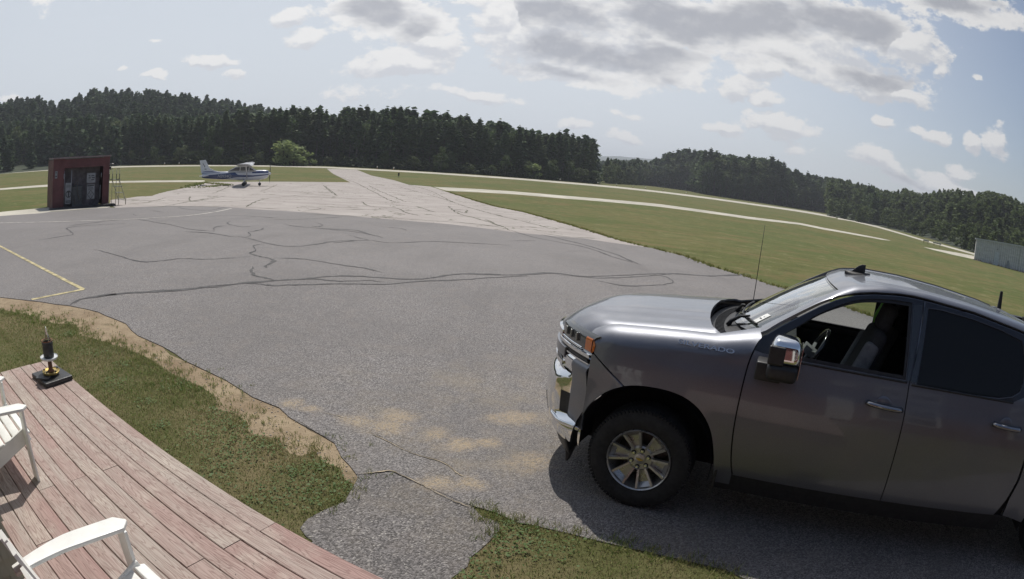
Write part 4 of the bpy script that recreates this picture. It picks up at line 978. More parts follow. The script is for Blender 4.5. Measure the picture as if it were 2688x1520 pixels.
for r_ in range(17):
    n1 = 2.01-.145*r_; n0 = n1-.139
    js = sorted(joints.get(r_, [random.uniform(-5.5, -.5)])); us = [U0+random.uniform(-.006, .006)]+js+[U1]
    for a, b_ in zip(us[:-1], us[1:]):
        zt = DZ+random.uniform(-.0018, .0018); m = 8; xs = np.linspace(a+.002, b_-.002, m)
        vs = []
        for x in xs:
            wv_ = random.uniform(-.0012, .0012)
            vs += [(x, n0+wv_, zt-.030), (x, n0+wv_, zt-.004), (x, n0+.004+wv_, zt), (x, n1-.004+wv_, zt), (x, n1+wv_, zt-.004), (x, n1+wv_, zt-.030)]
        fs = [(6*i+k, 6*i+6+k, 6*i+7+k, 6*i+1+k) for i in range(m-1) for k in range(5)] + [(0, 1, 2, 3, 4, 5), tuple(6*(m-1)+k for k in (5, 4, 3, 2, 1, 0))]
        bd.add(vs, fs)
bd.build('deck_boards', M_WOOD, deck)
mb = MB(); mb.bbox((U0+.02, 1.95, -.05), (U1, 1.985, DZ-.032)); mb.bbox((U0+.02, -.3, -.05), (U0+.06, 1.95, DZ-.032))
for u in np.arange(U0+.5, U1, .4): mb.bbox((u, -.35, .02), (u+.038, 1.95, DZ-.033))
mb.build('joists', varied('joist_wood', (.10, .07, .055), .9), deck)
mb = MB()
for r_ in range(17):
    for u in np.arange(U0+.52, U1, .4):
        if (random.random() < .8):
            for dn in (.035, .105): mb.lathe([(0, DZ+.0015), (.0035, DZ+.0010)], 6, 'z', (u, 2.01-.145*r_-dn, 0))
tag(mb.build('screw_heads', varied('old_screw', (.05, .04, .035), .6), deck), kind='stuff')

# lantern style feeder on the far corner of the deck
M_RUST = varied('rusty_iron', (.16, .075, .045), .8, .3, 25); M_BRASS = varied('brass_tray', (.62, .47, .17), .35, .15, 20, metal=.75)
M_DKMET = varied('dark_painted_metal', (.028, .030, .034), .5, .2, 20)
lx, ly = (dk(-5.63, 1.80)); lan = empty('lantern', (lx, ly, DZ+.003), rad(-24.5), 'black metal lantern with brass tray standing on the far deck corner', 'lantern')
mb = MB(); mb.box((0, 0, .025), (.40, .36, .045), Matrix.Rotation(rad(6), 3, 'Z')); mb.build('base', M_DKMET, lan, bevel=.008)
mb = MB(); mb.box((.03, -.10, .055), (.17, .17, .02), Matrix.Rotation(rad(45), 3, 'Z')); mb.build('base_plate', M_DKMET, lan, bevel=.004)
mb = MB(); mb.lathe([(0, .078), (.095, .080), (.104, .088), (.107, .086), (.100, .068), (0, .062)], 36); mb.build('tray', M_BRASS, lan, True, auto=rad(30))
mb = MB()
for a in (.4, 1.7, 2.9, 4.1, 5.3): mb.box((.085*math.cos(a), .085*math.sin(a), .094), (.022, .012, .014), Matrix.Rotation(a, 3, 'Z'))
mb.build('tray_clip', M_DKMET, lan)
mb = MB(); mb.lathe([(.045, .085), (.026, .10), (.025, .20), (.032, .215)], 20); mb.build('stem', M_RUST, lan, True)
mb = MB(); mb.lathe([(0, .222), (.098, .226), (.106, .234), (.108, .230), (.100, .212), (0, .208)], 36); mb.build('upper_tray', varied('pale_tray', (.62, .64, .66), .3, .1, 20), lan, True, auto=rad(30))
mb = MB(); mb.lathe([(.0, .228), (.062, .230), (.064, .24), (.064, .325), (.062, .345), (.066, .350), (.066, .375), (.062, .380), (.055, .38), (.052, .35), (.0, .345)], 32); mb.build('chamber', M_DKMET, lan, True, auto=rad(35))
mb = MB(); mb.lathe([(.066, .385), (.069, .392), (.066, .399), (.058, .392)], 32); mb.build('rim', M_RUST, lan, True)
mb = MB(); mb.tube([(-.060, .0, .39), (-.045, .0, .44), (-.016, 0, .515), (.0, 0, .53), (.018, 0, .512), (.05, 0, .44), (.062, 0, .39)], .0045, 6); mb.build('handle', varied('wire', (.42, .45, .40), .35, .1, 20, metal=.4), lan, True)
mb = MB(); mb.add([(-.056, 0, .395), (-.040, .006, .45), (-.012, .0, .512), (.014, 0, .508), (.045, .006, .45), (.056, 0, .395), (0, .045, .40)], [(0, 1, 6), (1, 2, 6), (2, 3, 6), (3, 4, 6), (4, 5, 6)]); mb.build('hood', mat('smoked_plastic', build=glass_bld((.55, .55, .53), .8)), lan)

# white resin garden chairs
M_RESIN = varied('white_resin', (.74, .74, .71), .42, .05, 7)
def chair(cu, fn, label):
    x, y = dk(cu, fn); c = empty('garden_chair', (x, y, DZ+.003), rad(-24.5), label, 'chair', 'white garden chairs on the deck')
    # local: y forward (front of the seat at 0), x across
    for k in range(6):
        yy = -.035-k*.083; z = .345-.018*k-.006*max(0, 1-k); s = MB(); s.box((0, yy, z), (.52, .074, .020), Matrix.Rotation(rad(-9 if k else 18), 3, 'X').transposed() if False else Matrix.Rotation(rad(10 if k else -16), 3, 'X')); s.build('seat_slat', M_RESIN, c, True, bevel=.007, seg=3, auto=rad(40))
    for k in range(5):
        t = (k-2)/2; s = MB(); R = Matrix.Rotation(rad(18), 3, 'X').transposed() if False else Matrix.Rotation(rad(20), 3, 'X')
        top = .62-.10*t*t
        pts = [(t*(.20+.07*j/6), -.50-.20*j/6, .24+top*j/6) for j in range(7)]
        for a, b_ in zip(pts[:-1], pts[1:]): s.bar(a, b_, .088, .018, (0, 1, .3))
        s.build('back_slat', M_RESIN, c)
    for sx in (-1, 1):
        # broad curved arm, rounded at the front, narrowing towards the back
        out = []; inn = []
        for j in range(15):
            t = j/14; yy = .0-.70*t; hw = .057*min(1, math.sqrt(max(.0, 1-(1-min(1, t/.09))**2))+.10)*(1-.45*max(0, t-.45)/.55); cx = .325-.075*max(0, t-.5)**1.4*2
            out.append((sx*(cx+hw), yy)); inn.append((sx*(cx-hw), yy))
        poly = out+inn[::-1]; s = MB(); s.prism(poly, .545, .568, 'z')
        s.v = [(a, b_, z+.030*math.sin(min(1, -b_/.70)*math.pi*.55)-.012) for a, b_, z in s.v]; s.build('arm', M_RESIN, c, bevel=.006, seg=2, auto=rad(35))
        s = MB(); s.bar((sx*.30, -.05, 0), (sx*.31, -.05, .54), .10, .022, (0, 1, 0)); s.build('leg', M_RESIN, c, bevel=.006)
        s = MB(); s.bar((sx*.255, -.02, .33), (sx*.24, -.78, .02), .022, .11, (0, 0, 1)); s.build('leg', M_RESIN, c, bevel=.006)
    return c
chair(-1.862, .925, 'white resin garden chair at the bottom of the picture, nearest the camera')
chair(-4.13, .955, 'white resin garden chair further along the deck towards the lantern')

# ------------------------------------------------------------------ grass blades and litter near the building
def blades(name, polys, dens, hmin, hmax, wd, m, zoff=0., maxd=15., clump=True, minr=0.):
    P_ = []
    for poly, dn in zip(polys, dens):
        a = np.array(poly); lo = a.min(0); hi = a.max(0); lo = np.maximum(lo, [-14, -2]); hi = np.minimum(hi, [9, 12])
        n = int((hi-lo).prod()*dn); q = RNG.random((n, 2))*(hi-lo)+lo; q = q[inpoly(q[:, 0], q[:, 1], poly)]
        r = np.hypot(q[:, 0], q[:, 1]); q = q[(r < maxd) & (RNG.random(len(q)) < np.clip(6.0/r, .15, 1)**1.5)]
        P_.append(q)
    P_ = np.concatenate(P_); n = len(P_)
    f = np.sin(P_[:, 0]*3.1+1.3*np.sin(P_[:, 1]*2.2))*np.cos(P_[:, 1]*2.7+.8*np.sin(P_[:, 0]*4.1))
    h = hmin+(hmax-hmin)*RNG.random(n)**1.6*(.7+.45*f); w_ = wd*(.7+.6*RNG.random(n)); an = RNG.random(n)*6.283; ln = .25+.9*RNG.random(n)**1.3; la = RNG.random(n)*6.283
    g_ = np.clip(1+np.hypot(P_[:, 0], P_[:, 1])/9-.5, 1, 2.2); w_ = w_*g_
    z0 = zg(P_[:, 0], P_[:, 1])+zoff
    dx, dy = np.cos(an)*w_/2, np.sin(an)*w_/2; lx_, ly_ = np.cos(la)*h*ln, np.sin(la)*h*ln
    V = np.zeros((n, 5, 3)); V[:, 0] = np.stack([P_[:, 0]-dx, P_[:, 1]-dy, z0-.004], 1); V[:, 1] = np.stack([P_[:, 0]+dx, P_[:, 1]+dy, z0-.004], 1)
    V[:, 2] = np.stack([P_[:, 0]+dx*.7+lx_*.35, P_[:, 1]+dy*.7+ly_*.35, z0+h*.62], 1); V[:, 3] = np.stack([P_[:, 0]-dx*.7+lx_*.35, P_[:, 1]-dy*.7+ly_*.35, z0+h*.62], 1)
    V[:, 4] = np.stack([P_[:, 0]+lx_, P_[:, 1]+ly_, z0+h*(1-.3*ln)], 1)
    b = np.arange(n)[:, None]*5; F4 = b+np.array([0, 1, 2, 3]); F3 = b+np.array([3, 2, 4])
    me = bpy.data.meshes.new(name); me.vertices.add(n*5); me.vertices.foreach_set('co', V.ravel())
    loops = np.concatenate([F4, F3], 1).ravel(); me.loops.add(len(loops)); me.loops.foreach_set('vertex_index', loops.astype(np.int32))
    st = (np.arange(n)[:, None]*7+np.array([0, 4])).ravel(); me.polygons.add(2*n); me.polygons.foreach_set('loop_start', st.astype(np.int32)); me.polygons.foreach_set('loop_total', np.tile([4, 3], n).astype(np.int32))
    me.update(); me.validate(); me.materials.append(m); o = bpy.data.objects.new(name, me); COL.objects.link(o); return o
def blade_bld(pal, dry, amt):
    def f(nt, b):
        v = nt.obj(); r = nt.island(); n = nt.noise(v, .9, 4, .6); n2 = nt.noise(v, 3.3, 3, .6)
        c = nt.mix(r, pal[0], pal[1]); c = nt.mix(nt.ramp(nt.math('ADD', nt.math('MULTIPLY', r, .35), nt.math('ADD', n, nt.math('MULTIPLY', n2, .5))), .78, 1.12, 0, amt), c, dry)
        nt.put(b.inputs['Base Color'], c)
        t = nt.new('ShaderNodeBsdfTranslucent'); nt.put(t.inputs[0], c); mx = nt.new('ShaderNodeMixShader'); mx.inputs[0].default_value = .3
        nt.l.new(b.outputs[0], mx.inputs[1]); nt.l.new(t.outputs[0], mx.inputs[2]); nt.l.new(mx.outputs[0], nt.n['Material Output'].inputs[0])
    return f
M_BLADE = mat('grass_blades', rough=.7, spec=.3, build=blade_bld(((.120, .185, .045), (.260, .310, .100)), (.38, .32, .17), .7))
M_DRY = mat('dry_grass', rough=.85, spec=.2, build=blade_bld(((.30, .23, .13), (.42, .34, .20)), (.18, .15, .09), .7))
SIDE = [tuple(dk(-6.25, 1.95)), tuple(dk(-6.25, -2)), tuple(dk(-30, -2)), tuple(dk(-30, 1.85))]
g_ = blades('lawn_grass', [LAWN, LAWN_R, SIDE], [3400, 3400, 3400], .012, .058, .0050, M_BLADE); tag(g_, 'short patchy green lawn between the deck and the sandy strip', 'grass', kind='stuff')
g_ = blades('dry_grass', [LAWN, LAWN_R, DIRT], [1900, 2100, 150], .012, .042, .0042, M_DRY); tag(g_, 'dry straw coloured grass scattered over lawn and sand', 'grass', kind='stuff')
# ragged tufts along pavement edges
def fringe(lines, per, hmin, hmax, spread, wd):
    polys = []; q = []
    for ln in lines:
        for a, b_ in zip(ln[:-1], ln[1:]):
            a, b_ = np.array(a), np.array(b_); Ln = np.linalg.norm(b_-a); k = int(Ln*per)
            for _ in range(k):
                if math.sin(Ln*3+a[0]+_*.05) > .2 or random.random() < .55: p = a+(b_-a)*random.random(); q.append(p+RNG.normal(size=2)*spread)
    return np.array(q)
def tuft_mesh(name, pts, hmin, hmax, wd, m, per=7):
    n = len(pts)*per; P_ = np.repeat(pts, per, 0)+RNG.normal(size=(n, 2))*.02
    h = hmin+(hmax-hmin)*RNG.random(n); an = RNG.random(n)*6.283; w_ = wd*(1+.12*np.hypot(P_[:, 0], P_[:, 1])); ln = .2+.7*RNG.random(n); la = RNG.random(n)*6.283
    z0 = zg(P_[:, 0], P_[:, 1])+.005; V = np.zeros((n, 3, 3))
    V[:, 0] = np.stack([P_[:, 0]-np.cos(an)*w_, P_[:, 1]-np.sin(an)*w_, z0], 1); V[:, 1] = np.stack([P_[:, 0]+np.cos(an)*w_, P_[:, 1]+np.sin(an)*w_, z0], 1)
    V[:, 2] = np.stack([P_[:, 0]+np.cos(la)*h*ln, P_[:, 1]+np.sin(la)*h*ln, z0+h], 1)
    return mesh_obj(name, V.reshape(-1, 3), np.arange(n*3).reshape(-1, 3).tolist(), m)
fr = fringe([ar+[far_r], ramp_r], 26, .03, .1, .07, .004)
M_FRINGE = mat('yellow_green_grass', rough=.8, spec=.2, build=blade_bld(((.17, .20, .05), (.27, .28, .09)), (.30, .25, .12), .7))
tag(tuft_mesh('edge_grass', fr, .03, .11, .004, M_FRINGE), 'ragged grass fringe along the pavement edges', 'grass', kind='stuff')
fr = fringe([din], 150, .03, .1, .17, .004)
tag(tuft_mesh('verge_grass', fr, .012, .05, .0026, M_BLADE, 8), 'ragged grass creeping over the edge of the sandy strip', 'grass', kind='stuff')
fr = fringe([wr[:5], lrt, wl[1:4]], 60, .03, .1, .045, .004)
tag(tuft_mesh('edge_weeds', fr, .02, .075, .0022, M_BLADE, 9), 'low weeds growing along the foot path edge', 'weeds', kind='stuff')
fr = fringe([L([(500,490),(532,480),(560,483),(600,486),(540,492),(480,494)])], 16, .05, .2, .35, .006)
tag(tuft_mesh('ramp_weeds', fr, .05, .22, .004, M_BLADE, 8), 'weeds sprouting from the ramp edge behind the airplane tail', 'weeds', kind='stuff')
# pebbles and bits on the sandy strip and path edge
pb = MB()
for _ in range(260):
    poly = DIRT
    for t in range(30):
        p = gpt((random.uniform(60, 1300), random.uniform(800, 1500)))[0]
        if inpoly(p[0], p[1], poly): break
    else: continue
    r_ = random.uniform(.003, .008)*(1+np.hypot(*p)*.03); a = random.random()*3; R = Matrix.Rotation(a, 3, 'Z')
    pb.box((p[0], p[1], float(zg(*p))+r_*.4+(.012 if poly is WALK else 0)), (r_*2, r_*1.5, r_), R, taper=.6)
tag(pb.build('pebbles', varied('pebble', (.30, .27, .23), .9, .3, 3), bevel=0), 'small pebbles scattered on sand and path', 'pebbles', kind='stuff')
# ------------------------------------------------------------------ airplane
M_AWHITE = varied('aircraft_white', (.66, .67, .70), .3, .05, 3, Coat_Weight=.6)
def livery_bld(nt, b):
    v = nt.obj(); x, y, z = nt.sep(v)
    # stripes follow the fuselage line: x forward from the tail, z up
    def band(z0a, z0b, z1a, z1b, xa=0., xb=8.):
        lo = nt.ramp(x, xa, xb, z0a, z0b, smooth=False); hi = nt.ramp(x, xa, xb, z1a, z1b, smooth=False)
        return nt.math('MULTIPLY', nt.math('GREATER_THAN', z, lo), nt.math('LESS_THAN', z, hi))
    def seg(x0, x1, lo0, lo1, hi0, hi1):
        return nt.math('MULTIPLY', band(lo0, lo1, hi0, hi1, x0, x1), nt.math('MULTIPLY', nt.math('GREATER_THAN', x, x0), nt.math('LESS_THAN', x, x1)))
    m = None
    for a in ((-.3, 2.6, .60, .66, 1.04, 1.26), (2.6, 3.95, .66, .86, 1.26, 1.40), (3.95, 4.3, .86, .90, 1.40, 1.16), (4.3, 6.0, .90, .96, 1.16, 1.12), (6.0, 7.9, .96, 1.18, 1.12, 1.27), (5.9, 7.9, 1.34, 1.40, 1.60, 1.64), (-.3, 2.9, 1.42, 1.44, 1.56, 1.46), (-.3, 2.2, 1.25, 1.36, 1.33, 1.40)):
        k = seg(*a); m = k if m is None else nt.math('MAXIMUM', m, k)
    nt.put(b.inputs['Base Color'], nt.mix(m, (.66, .67, .70), (.028, .050, .150)))
M_LIV = mat('aircraft_livery', rough=.3, build=livery_bld, Coat_Weight=.6)
NOSE = np.array(g1(683, 487.5)); MAIN = np.array(g1(640, 488.5))
ax_ = unproj((700, 460))[0]; vdir = np.array([ax_[1], -ax_[0]]); vdir /= np.linalg.norm(vdir)      # across the view, to the right
pitch_px = None
def build_plane():
    base = g1(641, 487.5); ang = math.atan2(vdir[1], vdir[0])-rad(2)
    e = empty('light_airplane', (0, 0, 0), ang, 'white and blue high wing airplane N3934Q parked on the pale ramp', 'airplane')
    # x: 0 tail .. 8 nose ; main gear at x=5.05
    c, s = math.cos(ang), math.sin(ang); e.location = (base[0]-5.05*c, base[1]-5.05*s, base[2]+.015)
    # fuselage: stations x, z centre, half width, half height, squareness
    st = [(.10, 1.16, .06, .34), (.5, 1.14, .11, .38), (1.3, 1.11, .2, .41), (2.4, 1.07, .32, .42), (3.4, 1.06, .44, .45), (4.0, 1.06, .5, .48), (4.6, 1.05, .53, .5), (5.4, 1.05, .54, .51), (6.0, 1.08, .53, .52), (6.5, 1.13, .50, .54), (7.1, 1.18, .45, .50), (7.55, 1.24, .38, .42), (7.72, 1.28, .28, .30)]
    mb = MB(); n = 20
    def ring(x, zc, hw, hh): return [(x, hw*abs(math.cos(t))**.75*(1 if math.cos(t) > 0 else -1), zc+hh*abs(math.sin(t))**.75*(1 if math.sin(t) > 0 else -1)) for t in [2*math.pi*k/n for k in range(n)]]
    vs = [p for q in st for p in ring(*q)]; fs = []
    for i in range(len(st)-1):
        for k in range(n): fs.append((i*n+k, i*n+(k+1) % n, (i+1)*n+(k+1) % n, (i+1)*n+k))
    fs += [tuple(range(n)), tuple((len(st)-1)*n+k for k in range(n))]
    mb.add(vs, fs); fus = mb.build('fuselage', M_LIV, e, True, auto=rad(40))
    # cabin greenhouse
    prof = [(3.15, 1.53), (3.9, 1.92), (4.35, 2.02), (5.6, 2.06), (6.30, 1.60), (6.30, 1.45), (3.2, 1.45)]
    mb = MB(); mb.prism([(x, z) for x, z in prof], -.42, .42); mb.build('cabin_glass', mat('aircraft_glass', (.05, .06, .065), .06, Coat_Weight=1.), e, bevel=.03)
    for sg in (-1, 1):
        mb = MB()
        for a, b_ in (((3.15, 1.55), (3.95, 1.94)), ((4.50, 1.50), (4.52, 2.03)), ((5.55, 2.04), (6.32, 1.58)), ((5.50, 1.50), (5.52, 2.05)), ((3.9, 1.96), (5.6, 2.07)), ((3.2, 1.52), (6.32, 1.56))):
            mb.bar((a[0], sg*.43, a[1]), (b_[0], sg*.43, b_[1]), .075, .03, (0, 1, 0))
        mb.build('window_frame', M_AWHITE, e)
    mb = MB()
    for y in (-.2, .2): mb.box((4.95, y, 1.62), (.12, .34, .5)); mb.box((4.97, y, 1.90), (.08, .2, .14))
    mb.build('seat', M_SEATD, e, bevel=.03)
    # wing
    mb = MB()
    def airfoil(x0, ch, y, z, k=1.):
        up_ = [(0, .0), (.05, .045), (.2, .085), (.4, .085), (.7, .045), (1, .0)]; lo = [(.7, -.012), (.4, -.03), (.15, -.032), (.03, -.02)]
        return [(x0-ch*a, y, z+ch*b_*k) for a, b_ in up_+lo]
    secs = [airfoil(5.75, 1.12, -5.48, 2.38, .5), airfoil(5.78, 1.14, -5.35, 2.37), airfoil(5.80, 1.62, -2.6, 2.20), airfoil(5.80, 1.63, 0, 2.06), airfoil(5.80, 1.62, 2.6, 2.20), airfoil(5.78, 1.14, 5.35, 2.37), airfoil(5.75, 1.12, 5.48, 2.38, .5)]
    m = len(secs[0]); vs = [p for q in secs for p in q]; fs = [tuple(range(m)), tuple((len(secs)-1)*m+k for k in range(m))]
    for i in range(len(secs)-1):
        for k in range(m): fs.append((i*m+k, i*m+(k+1) % m, (i+1)*m+(k+1) % m, (i+1)*m+k))
    mb.add(vs, fs); mb.build('wing', M_AWHITE, e, True, auto=rad(35))
    for sg in (-1, 1):
        mb = MB(); mb.tube([(5.35, sg*.50, .82), (5.30, sg*2.55, 2.15)], .055, 8, flat=.4); mb.build('wing_strut', M_AWHITE, e, True)
        mb = MB(); mb.tube([(5.05, sg*.35, .80), (5.05, sg*.95, .42), (5.05, sg*1.18, .20)], [.07, .05, .04], 8); mb.build('gear_leg', M_AWHITE, e, True)
        w_ = MB(); w_.lathe([(0, -.08), (.14, -.08), (.205, -.05), (.21, 0), (.205, .05), (.14, .08), (0, .08)], 22, 'y', (5.05, sg*1.22, .21)); w_ = w_.build('main_wheel', M_RUB, e, True, auto=rad(35))
    mb = MB(); mb.tube([(6.72, 0, .85), (6.78, 0, .22)], .035, 8); mb.bar((6.78, -.09, .24), (6.78, .09, .24), .03); mb.build('nose_gear_leg', M_AWHITE, e, True)
    mb = MB(); mb.lathe([(0, -.07), (.12, -.07), (.17, -.045), (.175, 0), (.17, .045), (.12, .07), (0, .07)], 22, 'y', (6.78, 0, .175)); mb.build('nose_wheel', M_RUB, e, True, auto=rad(35))
    # tail
    mb = MB(); mb.prism([(.0, 1.30), (-.26, 2.66), (.42, 2.74), (.92, 1.88), (1.5, 1.60), (2.2, 1.46), (1.1, 1.32)], -.045, .045); fin = mb.build('tail_fin', M_AWHITE, e, bevel=.02)
    mb = MB(); mb.add([(-.05, -.05, 1.40), (-.25, -.05, 2.64), (.03, -.05, 2.64), (.10, -.05, 1.44)], [(0, 1, 2, 3)]); mb.add([(.12, -.048, 2.36), (.16, -.048, 2.38), (.44, -.048, 1.98), (.38, -.048, 1.94)], [(0, 1, 2, 3)]); mb.add([(.35, -.048, 1.78), (.62, -.048, 1.79), (.60, -.048, 1.72), (.38, -.048, 1.71)], [(0, 1, 2, 3)])
    fm = MB(); fm.add([(.12, -.050, 2.36), (.16, -.050, 2.38), (.44, -.050, 1.98), (.38, -.050, 1.94)], [(0, 1, 2, 3)]); fm.add([(.35, -.050, 1.78), (.62, -.050, 1.79), (.60, -.050, 1.72), (.38, -.050, 1.71)], [(0, 1, 2, 3)]); fm.build('fin_marking', varied('dark_marking', (.03, .035, .05), .4), fin, fix=False)
    mb = MB()
    for sg in (-1, 1): mb.prism([(.95, sg*.08), (.62, sg*1.70), (.05, sg*1.72), (.0, sg*.08)], 1.02, 1.08, 'z')
    mb.build('tailplane', M_AWHITE, e, bevel=.015)
    # propeller at rest, spinner, cowl intake, exhaust, registration
    mb = MB()
    for sg in (-1, 1):
        for j in range(8):
            t0, t1 = .10+j*.107, .10+(j+1)*.107; tw = lambda t: rad(55-38*t)
            def sec(t): a = tw(t); w_ = .07*(1-abs(t-.5)*.7)*(1.15 if t > .2 else .7); return [(7.86+math.sin(a)*w_, sg*math.cos(a)*w_, 1.30+sg*t), (7.88-math.sin(a)*w_, -sg*math.cos(a)*w_, 1.30+sg*t)]
            a, b_ = sec(t0), sec(t1); mb.add([a[0], a[1], b_[1], b_[0]], [(0, 1, 2, 3)])
    mb.build('propeller', varied('propeller_grey', (.05, .045, .045), .4), e, solid=.02)
    mb = MB(); mb.lathe([(.17, 7.74), (.15, 7.84), (.09, 7.95), (0, 8.0)], 18, 'x', (0, 0, 1.30)); mb.v = [(x, y, z+0) for x, y, z in mb.v]; mb.build('spinner', M_AWHITE, e, True, auto=rad(60))
    mb = MB(); mb.tube([(7.1, .15, .84), (7.12, .15, .62)], .05, 8); mb.build('exhaust', M_RUST, e, True)
    t = text_obj('registration', 'N3934Q', .44, .004, varied('registration_white', (.62, .64, .68), .5), e, frame((1, 0, 0), (0, 0, 1), (0, -1, 0), (2.75, -.445, 1.00)), .18, .012)
    # letters hug the tapering side
    for v_ in t.data.vertices: v_.co.y = -(np.interp(v_.co.x, [q[0] for q in st], [q[2] for q in st])+.012)
    return e
plane = build_plane()
# ------------------------------------------------------------------ red fuel shed
M_SHED = varied('faded_red_metal', (.13, .045, .045), .6, .18, 1.5)
M_SHEDIN = varied('shed_interior', (.20, .175, .185), .9, .2, 3)
M_SIGNW = varied('sign_white', (.24, .24, .25), .5, .08, 6)
M_INK = varied('sign_ink', (.035, .035, .04), .6, .1, 20)
def build_shed():
    A, B_ = np.array(g1(137, 549)), np.array(g1(284, 540)); w_ = np.linalg.norm((B_-A)[:2]); ang = math.atan2(*(B_-A)[:2][::-1])
    z0 = min(A[2], B_[2]); e = empty('fuel_shed', (A[0], A[1], z0), ang, 'small dark red open fronted fuel shed with signs at the left of the ramp', 'shed')
    H_ = 3.0*w_/3.4*.86; D = 2.2; t = .08
    h1 = H_*.965
    mb = MB(); mb.bbox((0, 0, 0), (w_*.20, .12, H_*.98)); mb.bbox((w_*.89, 0, 0), (w_, .12, h1)); mb.bbox((w_*.20, 0, H_*.78), (w_*.89, .12, h1*.985)); mb.build('front_wall', M_SHED, e)
    mb = MB(); mb.bbox((0, .12, 0), (t, D, H_*.95)); mb.build('side_wall', M_SHED, e)
    mb = MB(); mb.bbox((w_-t, .12, 0), (w_, D, h1*.97)); mb.build('side_wall', M_SHED, e)
    mb = MB(); mb.bbox((t, D-t, 0), (w_-t, D, H_*.95)); mb.bbox((w_*.2, .9, 0), (w_*.89, .95, H_*.9)); mb.build('back_wall', M_SHEDIN, e)
    mb = MB(); mb.prism([(.04, H_*.965), (w_+.05, h1*1.0), (w_+.05, h1*1.0+.07), (.04, H_*.965+.07)], -.10, D+.1); mb.build('roof', varied('shed_roof', (.26, .20, .19), .6, .15, 2), e)
    mb = MB(); mb.prism([(-.35, -.02), (w_+.1, -.02), (w_+.35, .02), (w_+.30, .12), (-.2, .12)], -.55, .0); mb.build('step', varied('dark_step', (.045, .042, .042), .85, .2, 3), e)
    def board(name, x0, x1, zz0, zz1, m=M_SIGNW, y=-.02, par=e):
        b_ = MB(); b_.bbox((x0*w_, y-.02, zz0*H_), (x1*w_, y, zz1*H_)); return b_.build(name, m, par, bevel=.004)
    def line(par, x0, x1, z, th=.012, y=-.045): b_ = MB(); b_.bbox((x0*w_, y, z*H_), (x1*w_, y+.004, (z+th)*H_)); b_.build('print', M_INK, par)
    s1 = board('hanging_sign', .225, .335, .10, .50)
    b_ = MB(); b_.lathe([(.040*w_*1.0, 0), (.052*w_, 0), (.052*w_, .008), (.040*w_, .008)], 28, 'y', (.283*w_, -.05, .285*H_)); b_.build('print', M_INK, s1)
    b_ = MB(); b_.bbox((.255*w_, -.052, .315*H_), (.313*w_, -.044, .345*H_)); b_.bbox((.275*w_, -.052, .225*H_), (.293*w_, -.044, .32*H_)); b_.build('letter_t', M_INK, s1)
    for z in (.15, .125): line(s1, .235, .325, z, .014)
    for z in (.44, .42): line(s1, .245, .315, z, .006)
    s2 = board('notice_board', .60, .755, .47, .66)
    for z, a, c in ((.60, .63, .66), (.60, .68, .73), (.56, .63, .665), (.56, .69, .74), (.52, .68, .73)): line(s2, a, c, z, .016)
    s3 = board('hazard_sign', .61, .745, .16, .44)
    line(s3, .62, .735, .405, .022); line(s3, .63, .72, .37, .008); line(s3, .63, .725, .345, .008)
    cx, cz, r = .677*w_, .245*H_, .055*w_
    b_ = MB()
    for k in range(4):
        a0, a1 = math.pi/2*k, math.pi/2*(k+1); b_.bar((cx+r*math.cos(a0), -.048, cz+r*math.sin(a0)*1.15), (cx+r*math.cos(a1), -.048, cz+r*math.sin(a1)*1.15), .022, .008, (0, 1, 0))
    b_.bar((cx-r/2, -.048, cz-r*.57), (cx+r/2, -.048, cz+r*.57), .010, .008, (0, 1, 0)); b_.bar((cx-r/2, -.048, cz+r*.57), (cx+r/2, -.048, cz-r*.57), .010, .008, (0, 1, 0)); b_.build('print', M_INK, s3)
    s4 = board('small_sign', .033, .075, .60, .735); line(s4, .04, .068, .70, .012); line(s4, .04, .068, .63, .02)
    s5 = board('thermometer', .188, .212, .585, .675)
    for x, a, c in ((.205, .10, .72), (.328, .10, .74), (.855, .56, .66), (.843, .14, .42)):
        b_ = MB(); b_.tube([(x*w_, -.03, a*H_), (x*w_, -.03, c*H_)], .022, 8); b_.build('post', M_SIGNW if x != .205 else M_SHEDIN, e, True)
    # fuel hose and pump inside
    b_ = MB(); b_.bbox((.37*w_, .5, .0), (.56*w_, .88, .42*H_)); b_.build('fuel_pump', varied('pump_grey', (.12, .12, .12), .5), e, bevel=.03)
    b_ = MB(); b_.tube([(.40*w_, .45, .40*H_), (.44*w_, .42, .52*H_), (.47*w_, .40, .56*H_), (.46*w_, .40, .30*H_), (.52*w_, .40, .12*H_), (.42*w_, .42, .08*H_), (.41*w_, .42, .25*H_)], .020, 8); b_.build('fuel_hose', varied('hose', (.16, .13, .10), .6), e, True)
    b_ = MB(); b_.tube([(w_*1.0, .3, .80*H_), (w_*1.06, .3, .80*H_)], .03, 8); b_.lathe([(.02, .0), (.12, -.05), (.11, -.07), (0, -.07)], 16, 'z', (w_*1.07, .3, .83*H_)); b_.bbox((w_*1.0, .25, .70*H_), (w_*1.05, .35, .76*H_)); b_.build('wall_lamp', M_BLK, e)
    return w_, H_
build_shed()
